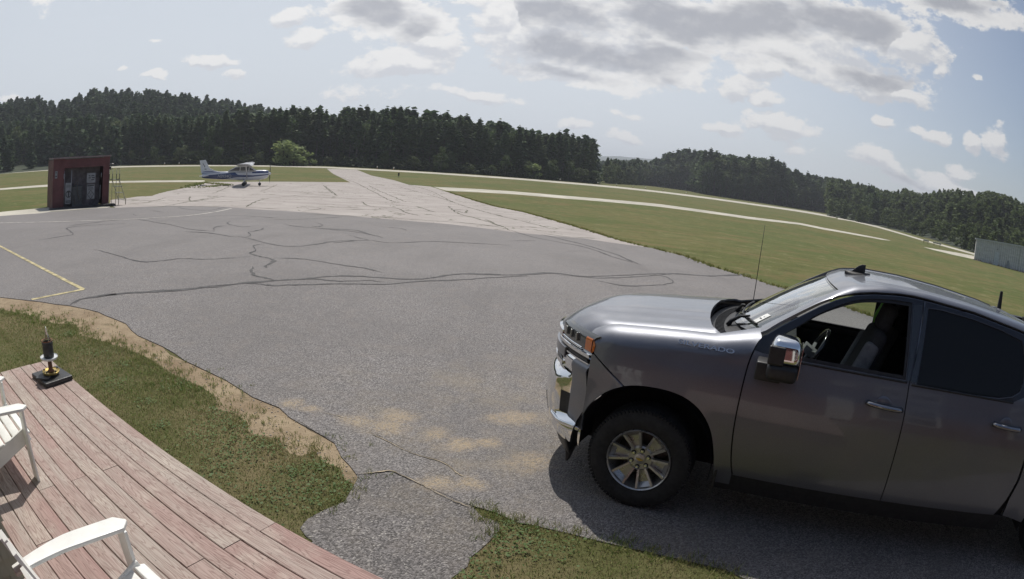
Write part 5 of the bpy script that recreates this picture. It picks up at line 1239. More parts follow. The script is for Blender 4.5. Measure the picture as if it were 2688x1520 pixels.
def build_stair():
    a = np.array(g1(303, 541.5)); b_ = np.array(g1(330, 538.5)); w_ = np.linalg.norm((b_-a)[:2]); ang = math.atan2(*(b_-a)[:2][::-1])
    e = empty('rolling_stair', (a[0], a[1], a[2]+.015), ang, 'metal step ladder with platform standing right of the red shed', 'ladder')
    k = w_/.95; m = varied('weathered_steel', (.30, .29, .24), .6, .2, 12); dm = M_DKMET
    Ht = 1.32*k; mb = MB()
    for y in (0, .55): mb.tube([(0, y, 0), (0, y, Ht+.55*k)], .018, 6); mb.tube([(.28*k, y, 0 if y else 0), (.28*k, y, Ht+.55*k)], .016, 6); mb.tube([(.28*k, y, Ht), (.92*k, y, .22*k), (.92*k, y, 0)], .018, 6); mb.tube([(.95*k, y, 0), (.95*k, y, .34*k), (.72*k, y, .38*k)], .014, 6)
    mb.build('frame', m, e, True)
    for i, t in enumerate((.0, .27, .52, .78)):
        s = MB(); s.box((.30*k+.62*k*t, .275, Ht*(1-t)-.0), (.22*k, .55, .03)); s.build('tread' if i else 'platform', m, e)
    s = MB()
    for y in (0, .55): s.tube([(0, y, Ht+.55*k), (.28*k, y, Ht+.55*k)], .014, 6); s.tube([(0, y, Ht+.30*k), (.0, y, Ht+.02), (.28*k, y, Ht+.02), (.28*k, y, Ht+.30*k)], .024, 6)
    s.build('guard_rail', dm, e, True)
build_stair()
# ------------------------------------------------------------------ hangar on the right
def corr_bld(nt, b):
    v = nt.obj(); n = nt.noise(nt.map(v, (.6, .6, 3)), 1.2, 4, .6); x, y, z = nt.sep(v)
    c = nt.mix(nt.ramp(n, .35, .7), (.42, .43, .43), (.52, .53, .52)); c = nt.mix(nt.math('MULTIPLY', nt.ramp(z, 0, .45, 1, 0), nt.ramp(nt.noise(v, 2.5, 3), .4, .6)), c, (.26, .19, .13))
    nt.put(b.inputs['Base Color'], c)
M_CORR = mat('corrugated_metal', rough=.5, metal=.1, build=corr_bld)
def build_hangar():
    A = np.array(g1(2557, 682)); B_ = np.array(g1(2688, 716)); u = (B_-A)[:2]; Lw = np.linalg.norm(u); ang = math.atan2(u[1], u[0])
    e = empty('hangar', tuple(A), ang, 'grey corrugated metal hangar at the right edge below the wooded hill', 'hangar')
    # eave height from the picture corner
    d = unproj((2563, 628))[0]; t = np.hypot(*A[:2])/np.hypot(*d[:2]); He = CAM_Z+d[2]*t-A[2]
    L_ = 30.; D = 14.
    def wall(x0, x1, h0, h1, y=0.):
        n = int((x1-x0)/.11); mb = MB(); vs = []; fs = []
        for i in range(n+1):
            x = x0+(x1-x0)*i/n; yy = y+(.10 if i % 4 in (1, 2) else 0); h = h0+(h1-h0)*i/n; vs += [(x, yy-.10, -.4), (x, yy-.10, h)]
        fs = [(2*i, 2*i+2, 2*i+3, 2*i+1) for i in range(n)]; mb.add(vs, fs); return mb
    rise = He*.17
    w1 = wall(0, 9.5, He, He+rise); w1.build('wall', M_CORR, e, fix=False)
    w2 = wall(9.5, 19, He+rise, He); w2.build('wall', M_CORR, e, fix=False)
    mb = MB(); mb.bbox((0, .05, -.4), (.05, D, He)); mb.build('side_wall', M_CORR, e)
    tr = varied('roof_trim', (.46, .48, .48), .5)
    mb = MB(); mb.prism([(-.25, He-.02), (9.5, He+rise), (19.2, He-.02), (19.2, He+.20), (9.5, He+rise+.22), (-.25, He+.20)], -.22, D); mb.build('roof', tr, e)
    # door from its picture corners
    dd = np.array(g1(2615, 699))-A; xd = float(dd[0]*math.cos(ang)+dd[1]*math.sin(ang)); sc = He/3.3
    mb = MB(); mb.bbox((xd-.45, -.16, -.05), (xd+.55, -.10, 2.05*sc)); dr = mb.build('door', varied('door_pale', (.44, .48, .50), .4), e)
    mb = MB()
    for a, b_ in (((xd-.50, -.17, -.05), (xd-.45, -.09, 2.1*sc)), ((xd+.55, -.17, -.05), (xd+.60, -.09, 2.1*sc)), ((xd-.50, -.17, 2.05*sc), (xd+.60, -.09, 2.12*sc))): mb.bbox(a, b_)
    mb.build('door_frame', tr, e)
    mb = MB(); mb.tube([(xd+.47, -.17, 1.0), (xd+.47, -.22, 1.0)], .03, 8); mb.build('door_handle', M_BLK, dr)
    mb = MB(); mb.bbox((xd-.02, -.22, 2.45*sc), (xd+.16, -.10, 2.68*sc)); mb.build('wall_light', M_SIGNW, e, bevel=.02)
    mb = MB(); mb.box((xd+2.6, -.15, .65), (.75, .08, 1.3), taper=.5); mb.build('wall_panel', varied('dull_panel', (.22, .24, .25), .6), e)
    # rubble and brush along the foot of the wall
    C_ = lambda x, y: (A[0]+x*math.cos(ang)-y*math.sin(ang), A[1]+x*math.sin(ang)+y*math.cos(ang), A[2]-.02)
    for i in range(22):
        x = i*.62+random.uniform(-.2, .2); y = -.45-random.random()*.5; r_ = random.uniform(.10, .26); mb = MB()
        bm = bmesh.new(); bmesh.ops.create_icosphere(bm, subdivisions=2, radius=r_)
        for v_ in bm.verts: v_.co *= random.uniform(.75, 1.15); v_.co.z *= .7
        me = bpy.data.meshes.new('boulder'); bm.to_mesh(me); bm.free(); me.materials.append(M_ROCK); o = bpy.data.objects.new('boulder', me); COL.objects.link(o); o.location = C_(x, y)
        where = 'beside the left corner' if i < 5 else 'below the door' if i < 11 else 'right of the door'
        tag(o, 'rough brown boulder at the hangar foot '+where, 'boulder', 'boulders along the hangar wall')
M_ROCK = varied('brown_rock', (.16, .125, .095), .9, .3, 5, bmp=.3)
build_hangar()
# ------------------------------------------------------------------ small airfield furniture
M_ORANGE = varied('orange_paint', (.45, .22, .09), .6)
def light_box(px, w_, lb, posts=2):
    p = g1(*px); e = empty('approach_light', p, math.atan2(-p[0], p[1])*-1*0+math.atan2(p[1], p[0])-math.pi/2, lb, 'runway light', 'approach light units on legs')
    mb = MB(); mb.bbox((-w_/2, -.3, .55), (w_/2, .3, .95)); mb.build('housing', varied('pale_housing', (.48, .46, .36), .6) if 'pale_housing' not in bpy.data.materials else bpy.data.materials['pale_housing'], e, bevel=.06)
    mb = MB()
    for x in (-.36, .36): mb.tube([(x*w_, 0, 0), (x*w_, 0, .6)], .06, 6)
    mb.build('leg', varied('leg_brown', (.16, .10, .06), .8) if 'leg_brown' not in bpy.data.materials else bpy.data.materials['leg_brown'], e, True)
light_box((2430, 640), 1.5, 'small pale box on two legs by the gravel road, left of two')
light_box((2459, 647), 2.2, 'longer pale box on two legs below the windsock pole')
p = g1(2455, 628); e = empty('windsock_pole', p, 0, 'tall thin pole with pale top beyond the gravel road', 'pole')
d = unproj((2458, 600))[0]; hp_ = CAM_Z+d[2]*np.hypot(*p[:2])/np.hypot(*d[:2])-p[2]
mb = MB(); mb.tube([(0, 0, 0), (0, 0, hp_)], [.22, .12], 8); mb.build('pole', varied('pole_white', (.42, .42, .36), .6), e, True)
mb = MB(); mb.tube([(0, 0, hp_-.3), (.9, .2, hp_-.5), (1.7, .3, hp_-1.0)], [.45, .35, .2], 10); mb.build('windsock', M_SIGNW, e, True)
# runway edge lights
LT = [(432,430.5,'beyond the airplane tail'),(470,430,'between the tail and wing of the airplane'),(990,440,'right of the taxiway mouth'),(1033,443,'second right of the taxiway mouth'),(1470,473,'in front of the last tall pines'),(1569,483,'at the foot of the wood corner'),(1618,487,'in the gap between the two woods'),(1661,492,'left part of the open field gap'),(1694,496,'middle of the open field gap'),(1741,504,'right part of the open field gap'),(1801,512,'where the right wood begins')]
lp = None
for x, y, wh in LT:
    pxl = x; yb = float(np.interp(x, [p_[0] for p_ in RUN_F], [p_[1] for p_ in RUN_F]))-.3
    g_p = g1(x, yb)
    if lp is None:
        lp = empty('runway_light', g_p); mb = MB(); mb.tube([(0, 0, 0), (0, 0, .5)], .10, 6); mb.build('stem', M_ORANGE, lp); mb = MB(); mb.lathe([(.17, .5), (.20, .62), (.15, .82), (0, .9)], 10); mb.build('lens', varied('pale_lens', (.6, .6, .5), .3), lp, True); o = lp
    else:
        o = lp.copy(); COL.objects.link(o); o.location = g_p
        for ch in lp.children: c_ = ch.copy(); COL.objects.link(c_); c_.parent = o
    tag(o, 'small runway edge light '+wh, 'runway light', 'runway edge lights')
p = g1(1046, 466); mb = MB(); mb.bbox((-.10, -.03, 0), (-.06, .03, .5)); mb.bbox((.06, -.03, 0), (.10, .03, .5)); mb.bbox((-.14, -.03, .3), (.14, .03, .85)); o = mb.build('taxiway_sign', M_DKMET, None, label='small dark marker sign on the grass right of the taxiway', cat='sign'); o.location = p
# ------------------------------------------------------------------ hills and woods
def leaf_bld(c0, c1, c2, tr=.25):
    def f(nt, b):
        r = nt.island(); q = nt.objrnd(); v = nt.obj()
        c = nt.mix(r, c0, c1); c = nt.mix(nt.math('MULTIPLY', nt.ramp(q, .25, 1.), .65), c, c2)
        n = nt.noise(v, .35, 3, .6); c = nt.mix(nt.ramp(n, .4, .65, 0, .45), c, tuple(x*.55 for x in c0))
        nt.put(b.inputs['Base Color'], c)
        t = nt.new('ShaderNodeBsdfTranslucent'); nt.put(t.inputs[0], c); mx = nt.new('ShaderNodeMixShader'); mx.inputs[0].default_value = tr
        nt.l.new(b.outputs[0], mx.inputs[1]); nt.l.new(t.outputs[0], mx.inputs[2]); nt.l.new(mx.outputs[0], nt.n['Material Output'].inputs[0])
    return f
M_PINE = mat('pine_needles', rough=.75, spec=.25, build=leaf_bld((.060, .108, .044), (.122, .180, .072), (.130, .158, .066)))
M_LEAF = mat('broad_leaves', rough=.65, spec=.3, build=leaf_bld((.055, .092, .030), (.105, .150, .050), (.120, .140, .052), .35))
M_BUSH = mat('light_bush_leaves', rough=.65, spec=.3, build=leaf_bld((.18, .24, .09), (.30, .36, .14), (.30, .33, .15), .5))
M_BARK = varied('pine_bark', (.075, .062, .052), .9, .3, 1.5)
M_PALEBARK = varied('pale_bark', (.16, .14, .12), .9, .3, 1.5)

def quads(C, size, flat, rng, name, m):
    """many small leaf sprays as one mesh; C are centres, flat 0..1 how level they lie"""
    n = len(C); a = rng.random(n)*6.283; el_ = rng.normal(size=n)*(1-flat)*1.1
    u = np.stack([np.cos(a), np.sin(a), rng.normal(size=n)*.25*(1-flat*.6)], 1); w_ = np.stack([-np.sin(a)*np.cos(el_), np.cos(a)*np.cos(el_), np.sin(el_)], 1)
    s = size*(.55+.9*rng.random(n)); u *= s[:, None]; w_ *= (s*(.45+.4*rng.random(n)))[:, None]
    k = rng.random((n, 4, 1))*.5+.75; V = np.stack([C-u*k[:, 0], C-w_*k[:, 1], C+u*k[:, 2], C+w_*k[:, 3]], 1).reshape(-1, 3)
    me = bpy.data.meshes.new(name); me.vertices.add(4*n); me.vertices.foreach_set('co', V.astype(np.float32).ravel()); me.loops.add(4*n); me.loops.foreach_set('vertex_index', np.arange(4*n, dtype=np.int32))
    me.polygons.add(n); me.polygons.foreach_set('loop_start', np.arange(0, 4*n, 4, dtype=np.int32)); me.polygons.foreach_set('loop_total', np.full(n, 4, np.int32)); me.update(); me.materials.append(m); return me
def pine_points(H, bare, spread, rng, dens=1.):
    C = []; br = []
    z = H*bare
    while z < H*.985:
        t = (z-H*bare)/(H*(1-bare)); R_ = spread*(1-t)**.70*(.55+.45*min(1, t*5+.2)); nb = rng.integers(4, 7) if t < .85 else 4
        a0 = rng.random()*6.28
        for k in range(nb):
            a = a0+6.283*k/nb+rng.normal()*.3; L_ = R_*(.55+.6*rng.random()); rise = .10+.35*t
            tip = np.array([math.cos(a)*L_, math.sin(a)*L_, L_*rise]); br.append(((0, 0, z), tuple(tip*.8+[0, 0, z])))
            m = int(dens*(5+L_*7))
            tt = .28+.76*rng.random(m)**.75; c = tip[None]*tt[:, None]+[0, 0, z]; c += rng.normal(size=(m, 3))*[.30, .30, .12]*(.5+.22*L_); C.append(c)
        z += H*.030*(1.35-.55*t)*(1+.3*rng.normal()*.4)
    m = int(10*dens); C.append(np.stack([rng.normal(size=m)*.13, rng.normal(size=m)*.13, H*(.92+.11*rng.random(m))], 1))
    return np.concatenate(C), br
def trunk_mb(H, r, br, top=.97):
    mb = MB(); mb.tube([(0, 0, -.4), (.05, .0, H*.3), (-.05, .05, H*.65), (0, 0, H*top)], [r, r*.8, r*.5, r*.12], 7)
    for a, b_ in br: mb.bar(a, b_, .05, .05)
    return mb
PINES = []; LEAFS = []; BUSHES = []
for i in range(9):
    rng = np.random.default_rng(100+i); H = 20.; bare = [.32, .42, .22, .45, .28, .12, .38, .26, .40][i]
    C, br = pine_points(H, bare, [3.9, 3.3, 4.1, 3.6, 4.4, 3.9, 3.2, 3.6, 4.2][i], rng, 1.35)
    extra = [((0, 0, z_), (math.cos(a)*1.2, math.sin(a)*1.2, z_-.15)) for z_, a in zip(rng.uniform(H*.1, H*bare+1, 14), rng.random(14)*6.28)]
    tm = trunk_mb(H, .24, br[::2]+extra); o = tm.build('trunk', M_BARK if i % 3 else M_PALEBARK, None, fix=False)
    PINES.append((quads(C, .50, .58, rng, 'pine_crown', M_PINE), o.data, H)); bpy.data.objects.remove(o)
def broad_points(H, R_, rng, low=.25, n=900, lobes=16):
    C = []
    for k in range(lobes):
        a = rng.random()*6.28; t = low+(1-low)*rng.random()**.8; rr = R_*math.sin(min(1, (1-t)*1.5+.28)*math.pi/2)*rng.random()**.5*.75
        c0 = np.array([math.cos(a)*rr, math.sin(a)*rr, H*t*.9]); s = R_*rng.uniform(.26, .46); m = n//lobes
        d = rng.normal(size=(m, 3)); d /= np.linalg.norm(d, axis=1)[:, None]; C.append(c0+d*s*(.55+.5*rng.random((m, 1)))*[1, 1, .8])
    return np.concatenate(C)
for i in range(6):
    rng = np.random.default_rng(200+i); H = 14.; C = broad_points(H, 4.2+rng.random(), rng, .16, 1200, 20)
    br = [((0, 0, H*.3), tuple(c*.8)) for c in C[::130]]
    o = trunk_mb(H*.9, .22, br, .9).build('trunk', M_PALEBARK if i % 2 else M_BARK, None, fix=False); LEAFS.append((quads(C, .36, .1, rng, 'leafy_crown', M_LEAF), o.data, H)); bpy.data.objects.remove(o)
for i in range(4):
    rng = np.random.default_rng(300+i); H = 4.; C = broad_points(H, 2.1, rng, .02, 620, 12)
    o = trunk_mb(H*.7, .09, [((0, 0, .3), tuple(c*.8)) for c in C[::60]], .9).build('stem', M_BARK, None, fix=False); BUSHES.append((quads(C, .22, .05, rng, 'bush_leaves', M_BUSH), o.data, H)); bpy.data.objects.remove(o)

NT_ = [0]; ALLP = []
def plant(kind, p, H, label, cat, group, name, wide=1.):
    src = {'pine': PINES, 'leaf': LEAFS, 'bush': BUSHES}[kind]; cr, tk, H0 = random.choice(src); s = H/H0
    e = empty(name, p, random.random()*6.28, label, cat, group); e.scale = (s*wide, s*wide, s)
    a = bpy.data.objects.new('crown' if kind != 'bush' else 'foliage', cr); COL.objects.link(a); a.parent = e
    a = bpy.data.objects.new('trunk' if kind != 'bush' else 'stem', tk); COL.objects.link(a); a.parent = e
    NT_[0] += 1; ALLP.append(e); return e

# base line of each wood and its skyline, in picture terms, turned into ground positions and real heights
SKY_X = [-300,0,60,110,150,200,250,300,400,500,560,605,650,700,760,800,850,900,935,960,1050,1150,1250,1330,1400,1440,1500,1545,1556]
SKY_Y = [300,270,262,262,272,255,243,240,246,258,263,262,272,276,280,283,288,283,275,285,285,293,310,323,340,345,350,362,385]
FRT_Y = [330,318,315,312,312,308,305,303,303,305,300,292,290,288,287,288,290,284,275,286,286,294,311,324,341,346,351,363,385]
BASE = lambda x: float(np.interp(x, [p_[0] for p_ in RUN_F], [p_[1] for p_ in RUN_F]))-1.0
def top_h(px, py, p):
    d = unproj((px, py))[0]; return CAM_Z+d[2]*math.hypot(p[0], p[1])/math.hypot(d[0], d[1])-p[2]
def extend(x):
    """ground point and direction for columns left of the frame too"""
    return g1(max(x, 4), BASE(max(x, 4)))
def place_key(x):
    if x < 130: return 'far left behind the runway'
    if x < 300: return 'behind the red fuel shed'
    if x < 500: return 'between red shed and airplane'
    if x < 700: return 'behind the airplane'
    if x < 860: return 'left of the taxiway mouth'
    if x < 950: return 'straight behind the taxiway mouth'
    if x < 1150: return 'just right of the taxiway mouth'
    if x < 1350: return 'in the middle of the long wood'
    return 'near the long wood right end'
def hill_z(x, y): return 0.
spots = []
x = -60.
while x < 1552:
    b_ = g1(max(x, 3), BASE(max(x, 3)))
    if x < 3: dirn = np.array(g1(3, BASE(3)))-np.array(g1(60, BASE(60))); b_ = tuple(np.array(b_)+dirn/np.linalg.norm(dirn)*(3-x)*.35)
    r0 = math.hypot(b_[0], b_[1])
    for row in range(3):
        rr = r0+15+row*7.5+random.uniform(-2.5, 2.5); xx = x+random.uniform(-5, 5); k = rr/r0; p = (b_[0]*k, b_[1]*k, -1.1)
        hN = top_h(max(xx, 0), float(np.interp(xx, SKY_X, FRT_Y)), p)*random.uniform(.82, 1.05)
        if x > 840 and row == 0 and random.random() < .25: hN *= random.uniform(.6, .9)
        spots.append((xx, row, p, hN))
    x += 17.5 if x > 300 else 20
random.shuffle(spots)
for xx, row, p, h in sorted(spots, key=lambda s: s[1])[:190]:
    kd = 'leaf' if random.random() < .16 else 'pine'
    plant(kd, p, h*(.93 if kd == 'leaf' else 1), ['front', 'second', 'third'][row]+' rank '+('pine ' if kd == 'pine' else 'leafy tree ')+place_key(xx), 'tree', 'tall trees of the long wood', 'pine_tree' if kd == 'pine' else 'leafy_tree', random.uniform(.85, 1.15)*(.75 if kd == 'leaf' else 1))
rest = sorted(spots, key=lambda s: s[1])[190:]
# leafy understorey and bushes along the wood edge
UND = [(770,437,4.5,1.5,'large pale green bush left of the taxiway mouth'),(742,436,5.2,1.2,'tall pale green bush behind the larger bush left of the taxiway mouth'),(795,438,3.6,1.4,'rounded pale green bush nearest the taxiway mouth'),(470,433,6.,1.,'sunlit sapling behind the airplane tail'),(500,433,4.5,1.,'thin bushy sapling just right of the airplane tail'),(130,443,4.5,1.1,'pale bush behind the left corner of the red shed'),(350,436,4.6,1.,'sunlit bush right of the red shed'),(682,434,4.6,.8,'narrow sapling above the airplane nose'),(1395,468,3.4,1.5,'broad light green tree low in the wood near its right end'),(1440,472,6,1.2,'dull green bush at the wood edge near its right end'),(1150,452,4.2,1.1,'small sunlit bush in the middle of the long wood edge'),(1085,449,4.6,1.1,'ragged bush at the wood edge right of the taxiway mouth'),(1010,445,4.4,1.2,'bush at the wood edge close right of the taxiway mouth'),(1290,460,3.6,1.,'low bush under the middle pines of the long wood'),(1525,481,5.5,1.2,'bush below the last pine of the long wood'),(1558,484,5.,1.3,'bush at the very corner of the long wood')]
for x_, y_, h_, wd, lb in UND:
    b_ = g1(x_, BASE(x_)); k = 1+(.8 if x_ in (770, 742, 795) else 6)/math.hypot(b_[0], b_[1]); big_ = x_ in (770, 742, 795, 1395); plant('bush' if big_ else 'leaf', (b_[0]*k, b_[1]*k, b_[2]), h_*(1.5 if big_ else 1.), lb, 'bush', 'bushes along the long wood', 'bush', wd if big_ else wd*1.3)
random.seed(21)
for i in range(34):
    x_ = random.uniform(0, 1560); b_ = g1(x_, BASE(x_)); k = 1+random.uniform(4, 12)/math.hypot(b_[0], b_[1])
    plant('leaf', (b_[0]*k, b_[1]*k, b_[2]), random.uniform(4.5, 9), 'young leafy tree below the pines '+place_key(x_), 'tree', 'young leafy trees at the foot of the pines', 'leafy_tree', random.uniform(.8, 1.1)).children
# right hand wood
RS_X = [1560,1600,1640,1672,1700,1740,1790,1860,1900,2000,2030,2060,2100,2150,2200,2260,2300,2340,2390,2420,2460,2500,2560,2600,2640,2688,2800]
RS_Y = [417,416,418,414,425,400,392,395,402,412,418,440,450,462,472,485,497,510,500,514,507,504,510,508,518,545,600]
RB_X = [1575,1700,1800,1840,1900,2000,2100,2190,2240,2290,2350]
RB_Y = [481,487,497,509,518,533,549,563,574,590,607]
def rkey(x):
    return 'by the open gap' if x < 1700 else 'left of its peak' if x < 1850 else 'under its peak' if x < 2030 else 'on its falling skyline' if x < 2170 else 'by the road bend'
random.seed(5); nr = []
x = 1590.
while x < 2290:
    b_ = g1(x, float(np.interp(x, RB_X, RB_Y)))
    r0 = min(math.hypot(b_[0], b_[1]), 420.); f_ = r0/math.hypot(b_[0], b_[1])
    for row in range(3):
        rr = r0+3+row*8+random.uniform(-2, 2); k = rr/r0*f_; p = (b_[0]*k, b_[1]*k, -1.1); xx = x+random.uniform(-4, 4)
        h = top_h(xx, float(np.interp(xx, RS_X, RS_Y)), p)*(random.uniform(.55, .85) if row == 0 else random.uniform(.82, 1.06)); nr.append((xx, row, p, h))
    x += 14 if x < 1850 else 16
for xx, row, p, h in nr:
    kd = 'leaf' if (row == 0 and random.random() < .6) or random.random() < .2 else 'pine'
    plant(kd, p, h, ['front', 'middle', 'rear'][row]+' rank '+('pine' if kd == 'pine' else 'leafy tree')+' in right wood '+rkey(xx), 'tree', 'trees of the right hand wood', 'pine_tree' if kd == 'pine' else 'leafy_tree', 1.1 if kd == 'pine' else random.uniform(.8, 1.1))

# dark brush closing the foot of both woods
rng = np.random.default_rng(77); Cb = []
for x0_, x1_, fn, n_ in ((0, 1565, BASE, 1500), (1590, 2290, lambda x: float(np.interp(x, RB_X, RB_Y)), 800)):
    for _ in range(n_):
        x_ = rng.uniform(x0_, x1_); b_ = g1(max(x_, 3), fn(max(x_, 3))); r0 = math.hypot(b_[0], b_[1]); kk = min(1., 420/r0)*(1+rng.uniform(7, 17)/r0); h_ = rng.uniform(.8, 3.4)
        m_ = int(10+h_*8); Cb.append(np.array([b_[0]*kk, b_[1]*kk, -1.1])+rng.normal(size=(m_, 3))*[1.3, 1.3, 0]+np.stack([np.zeros(m_), np.zeros(m_), h_*rng.random(m_)**.7], 1))
me_ = quads(np.concatenate(Cb), .42, .1, rng, 'undergrowth', mat('undergrowth_leaves', rough=.8, spec=.2, build=leaf_bld((.040, .060, .026), (.085, .115, .045), (.08, .09, .04), .3))); o_ = bpy.data.objects.new('undergrowth', me_); COL.objects.link(o_); tag(o_, 'dark brush and saplings closing the foot of the woods', 'undergrowth', kind='stuff')
# hillsides: terrain sheets with a forest cover baked into one mesh each (crowns nobody could count)
def lowpoly(kind, rng, H, dens):
    if kind == 'pine':
        C, _ = pine_points(H, .08, 4.1, rng, .24*dens); return C, .95, .45
    return broad_points(H, 4.6, rng, .12, int(260*dens), 10), .80, .1
def forest(name, trees, label, m):
    """trees: (x, y, z, H, kind)"""
    Cs, sz, fl = [], [], []
    rng = np.random.default_rng(9); lib = {k: [lowpoly(k, rng, 14., 1.) for _ in range(7)] for k in ('pine', 'leaf')}
    Vs = []
    for (x_, y_, z_, H, kd) in trees:
        C, s0, f0 = lib[kd][rng.integers(7)]; s = H/14.; a = rng.random()*6.28; ca, sa = math.cos(a), math.sin(a)
        P_ = np.stack([C[:, 0]*ca-C[:, 1]*sa, C[:, 0]*sa+C[:, 1]*ca, C[:, 2]], 1)*s+[x_, y_, z_]; Vs.append(P_); sz.append(np.full(len(P_), s0*s))
    C = np.concatenate(Vs); s = np.concatenate(sz)
    me = quads(C, s, .3, rng, name, m); o = bpy.data.objects.new(name, me); COL.objects.link(o)
    return tag(o, label, 'forest', kind='stuff')
M_FARP = mat('far_conifers', rough=.8, spec=.2, build=leaf_bld((.046, .080, .038), (.088, .130, .058), (.095, .115, .05), .25))
M_FARL = mat('far_leafy_trees', rough=.75, spec=.2, build=leaf_bld((.060, .100, .036), (.110, .160, .056), (.12, .145, .05), .3))
M_FLOOR = varied('forest_floor', (.030, .042, .020), .95, .3, .05)
def hill(name, pxs, tops, dists, z_tree, base_r0, m=M_FLOOR, steps=9, left=-1.1):
    """hill whose crest, seen from the camera, lies z_tree below the traced skyline"""
    base_r = base_r0 if hasattr(base_r0, '__len__') else [base_r0]*len(pxs); cols = []
    for x_, y_, D in zip(pxs, tops, dists):
        d = unproj((x_, y_))[0]; h = CAM_Z+d[2]*D/math.hypot(d[0], d[1])-z_tree; u = d[:2]/np.hypot(*d[:2]); cols.append((u, max(h, left+.5), D))
    vs = []; fs = []; n = len(cols)
    for j in range(steps+4):
        for (u, h, D), br_ in zip(cols, base_r):
            if j <= steps: t = j/steps; r = br_+(D-br_)*t; z = left-.3+(h-left+.3)*(t*t*(3-2*t))**.9
            else: t = (j-steps)/3; r = D*(1+.5*t); z = h-(h-left)*.7*t*t
            vs.append((u[0]*r, u[1]*r, z))
    for j in range(steps+3):
        for i in range(n-1): fs.append((j*n+i, j*n+i+1, (j+1)*n+i+1, (j+1)*n+i))
    tag(mesh_obj(name, vs, fs, m, smooth=True), kind='structure')
    def at(s, t):
        f = s*(n-1); i = min(int(f), n-2); w2 = f-i; u = cols[i][0]*(1-w2)+cols[i+1][0]*w2; u /= np.hypot(*u); h = cols[i][1]*(1-w2)+cols[i+1][1]*w2; D = cols[i][2]*(1-w2)+cols[i+1][2]*w2
        br_ = base_r[i]*(1-w2)+base_r[i+1]*w2; r = br_+(D-br_)*t; return u[0]*r, u[1]*r, left-.3+(h-left+.3)*(t*t*(3-2*t))**.9
    return at
hx = list(np.linspace(-500, 900, 29)); hy = [float(np.interp(x, [-500,-300,0,60,110,150,200,250,300,400,500,560,650,760,850,900], [330,300,272,265,265,274,256,244,241,247,259,266,279,300,330,350])) for x in hx]
at = hill('left_hill', hx, hy, [430]*29, 11.5, 205)
random.seed(3); tr = []
for i in range(1250):
    s_, t = random.random(), random.random()**.7; x_, y_, z_ = at(s_, min(1., t*1.02)); tr.append((x_, y_, z_-.3, random.uniform(8.5, 14.5), 'pine' if random.random() < .8 else 'leaf'))
for xx, row, p, h in rest: tr.append((p[0], p[1], p[2], h, 'pine'))
# deep ranks closing the long wood
for i in range(330):
    x_ = random.uniform(-60, 1520); b_ = g1(max(x_, 3), BASE(max(x_, 3))); r0 = math.hypot(b_[0], b_[1]); rr = r0+36+random.random()*30; k = rr/r0; p = (b_[0]*k, b_[1]*k, -1.1)
    tr.append((p[0], p[1], p[2], top_h(max(x_, 0), float(np.interp(x_, SKY_X, FRT_Y)), p)*random.uniform(.76, .98), 'pine'))
forest('left_forest', tr, 'dark wooded hill rising behind the long pine wood', M_FARP)
# right: wooded slope running down to the hangar
hx = list(np.linspace(2180, 2860, 25)); hy = [float(np.interp(x, RS_X+[3000, 3300], RS_Y+[700, 760])) for x in hx]
at = hill('right_hill', hx, hy, [400-110*i/24 for i in range(25)], 10.5, list(np.interp(hx, [2180, 2290, 2440, 2540, 2860], [285, 270, 225, 165, 130])))
random.seed(4); tr = []
for i in range(1000):
    s_, t = random.random()**1.2, random.random()**.75; x_, y_, z_ = at(s_, t); low = t < .35
    tr.append((x_, y_, z_-.3, random.uniform(5, 8.5) if low else random.uniform(8.5, 12.5), 'leaf' if random.random() < (.85 if low else .6) else 'pine'))
forest('right_forest', tr, 'green wooded slope behind the grey hangar', M_FARL)
# middle distance wood and the far ridge in the gap
hx = list(np.linspace(1440, 1900, 15)); hy = [float(np.interp(x, [1440, 1560, 1640, 1760, 1900], [424, 424, 423, 432, 450])) for x in hx]
at = hill('middle_rise', hx, hy, [760]*15, 13, 430)
tr = []
for i in range(300):
    x_, y_, z_ = at(random.random(), random.random()**.8); tr.append((x_, y_, z_, random.uniform(11, 15), random.choice(['pine', 'leaf'])))
for i in range(300):
    x_ = random.uniform(1585, 2300); b_ = g1(x_, float(np.interp(x_, RB_X, RB_Y))); r0 = math.hypot(b_[0], b_[1]); k = min(r0, 420)/r0*(1+(26+random.random()*30)/r0); p = (b_[0]*k, b_[1]*k, -1.1)
    tr.append((p[0], p[1], p[2], top_h(x_, float(np.interp(x_, RS_X, RS_Y)), p)*random.uniform(.78, 1.0), 'pine'))
forest('middle_forest', tr, 'hazy dark wood in the gap between the pine wood and the right hand wood', M_FARP)
hx = list(np.linspace(1300, 2000, 29)); hy = [float(np.interp(x, [1300, 1480, 1540, 1590, 1616, 1650, 1680, 1760, 2000], [430, 424, 414, 411.5, 411, 414, 417, 422, 440]))+.6*math.sin(x*.13) for x in hx]
hill('distant_ridge', hx, hy, [3400]*29, 0, 1500, varied('distant_wood', (.035, .055, .04), .95, .3, .004))
# low scrub where the slope meets the grass on the right
random.seed(8)
SB = [(2290,592),(2312,596),(2335,602),(2362,608),(2385,613),(2410,618),(2440,622),(2480,632),(2510,640),(2540,650)]
for i, (x_, y_) in enumerate(SB):
    plant('bush', g1(x_, y_-3), random.uniform(3.2, 5.2), ['leftmost', 'second', 'third', 'fourth', 'fifth', 'sixth', 'seventh', 'eighth', 'ninth', 'rightmost'][i]+' low bush of the scrub between the gravel road and the wooded slope', 'bush', 'scrub below the wooded slope', 'bush', 1.3)
plant('leaf', g1(2262, 577), 7.5, 'single rounded pale tree standing clear at the bend of the gravel road', 'tree', None, 'leafy_tree', .8)
for b in PINES+LEAFS+BUSHES: pass
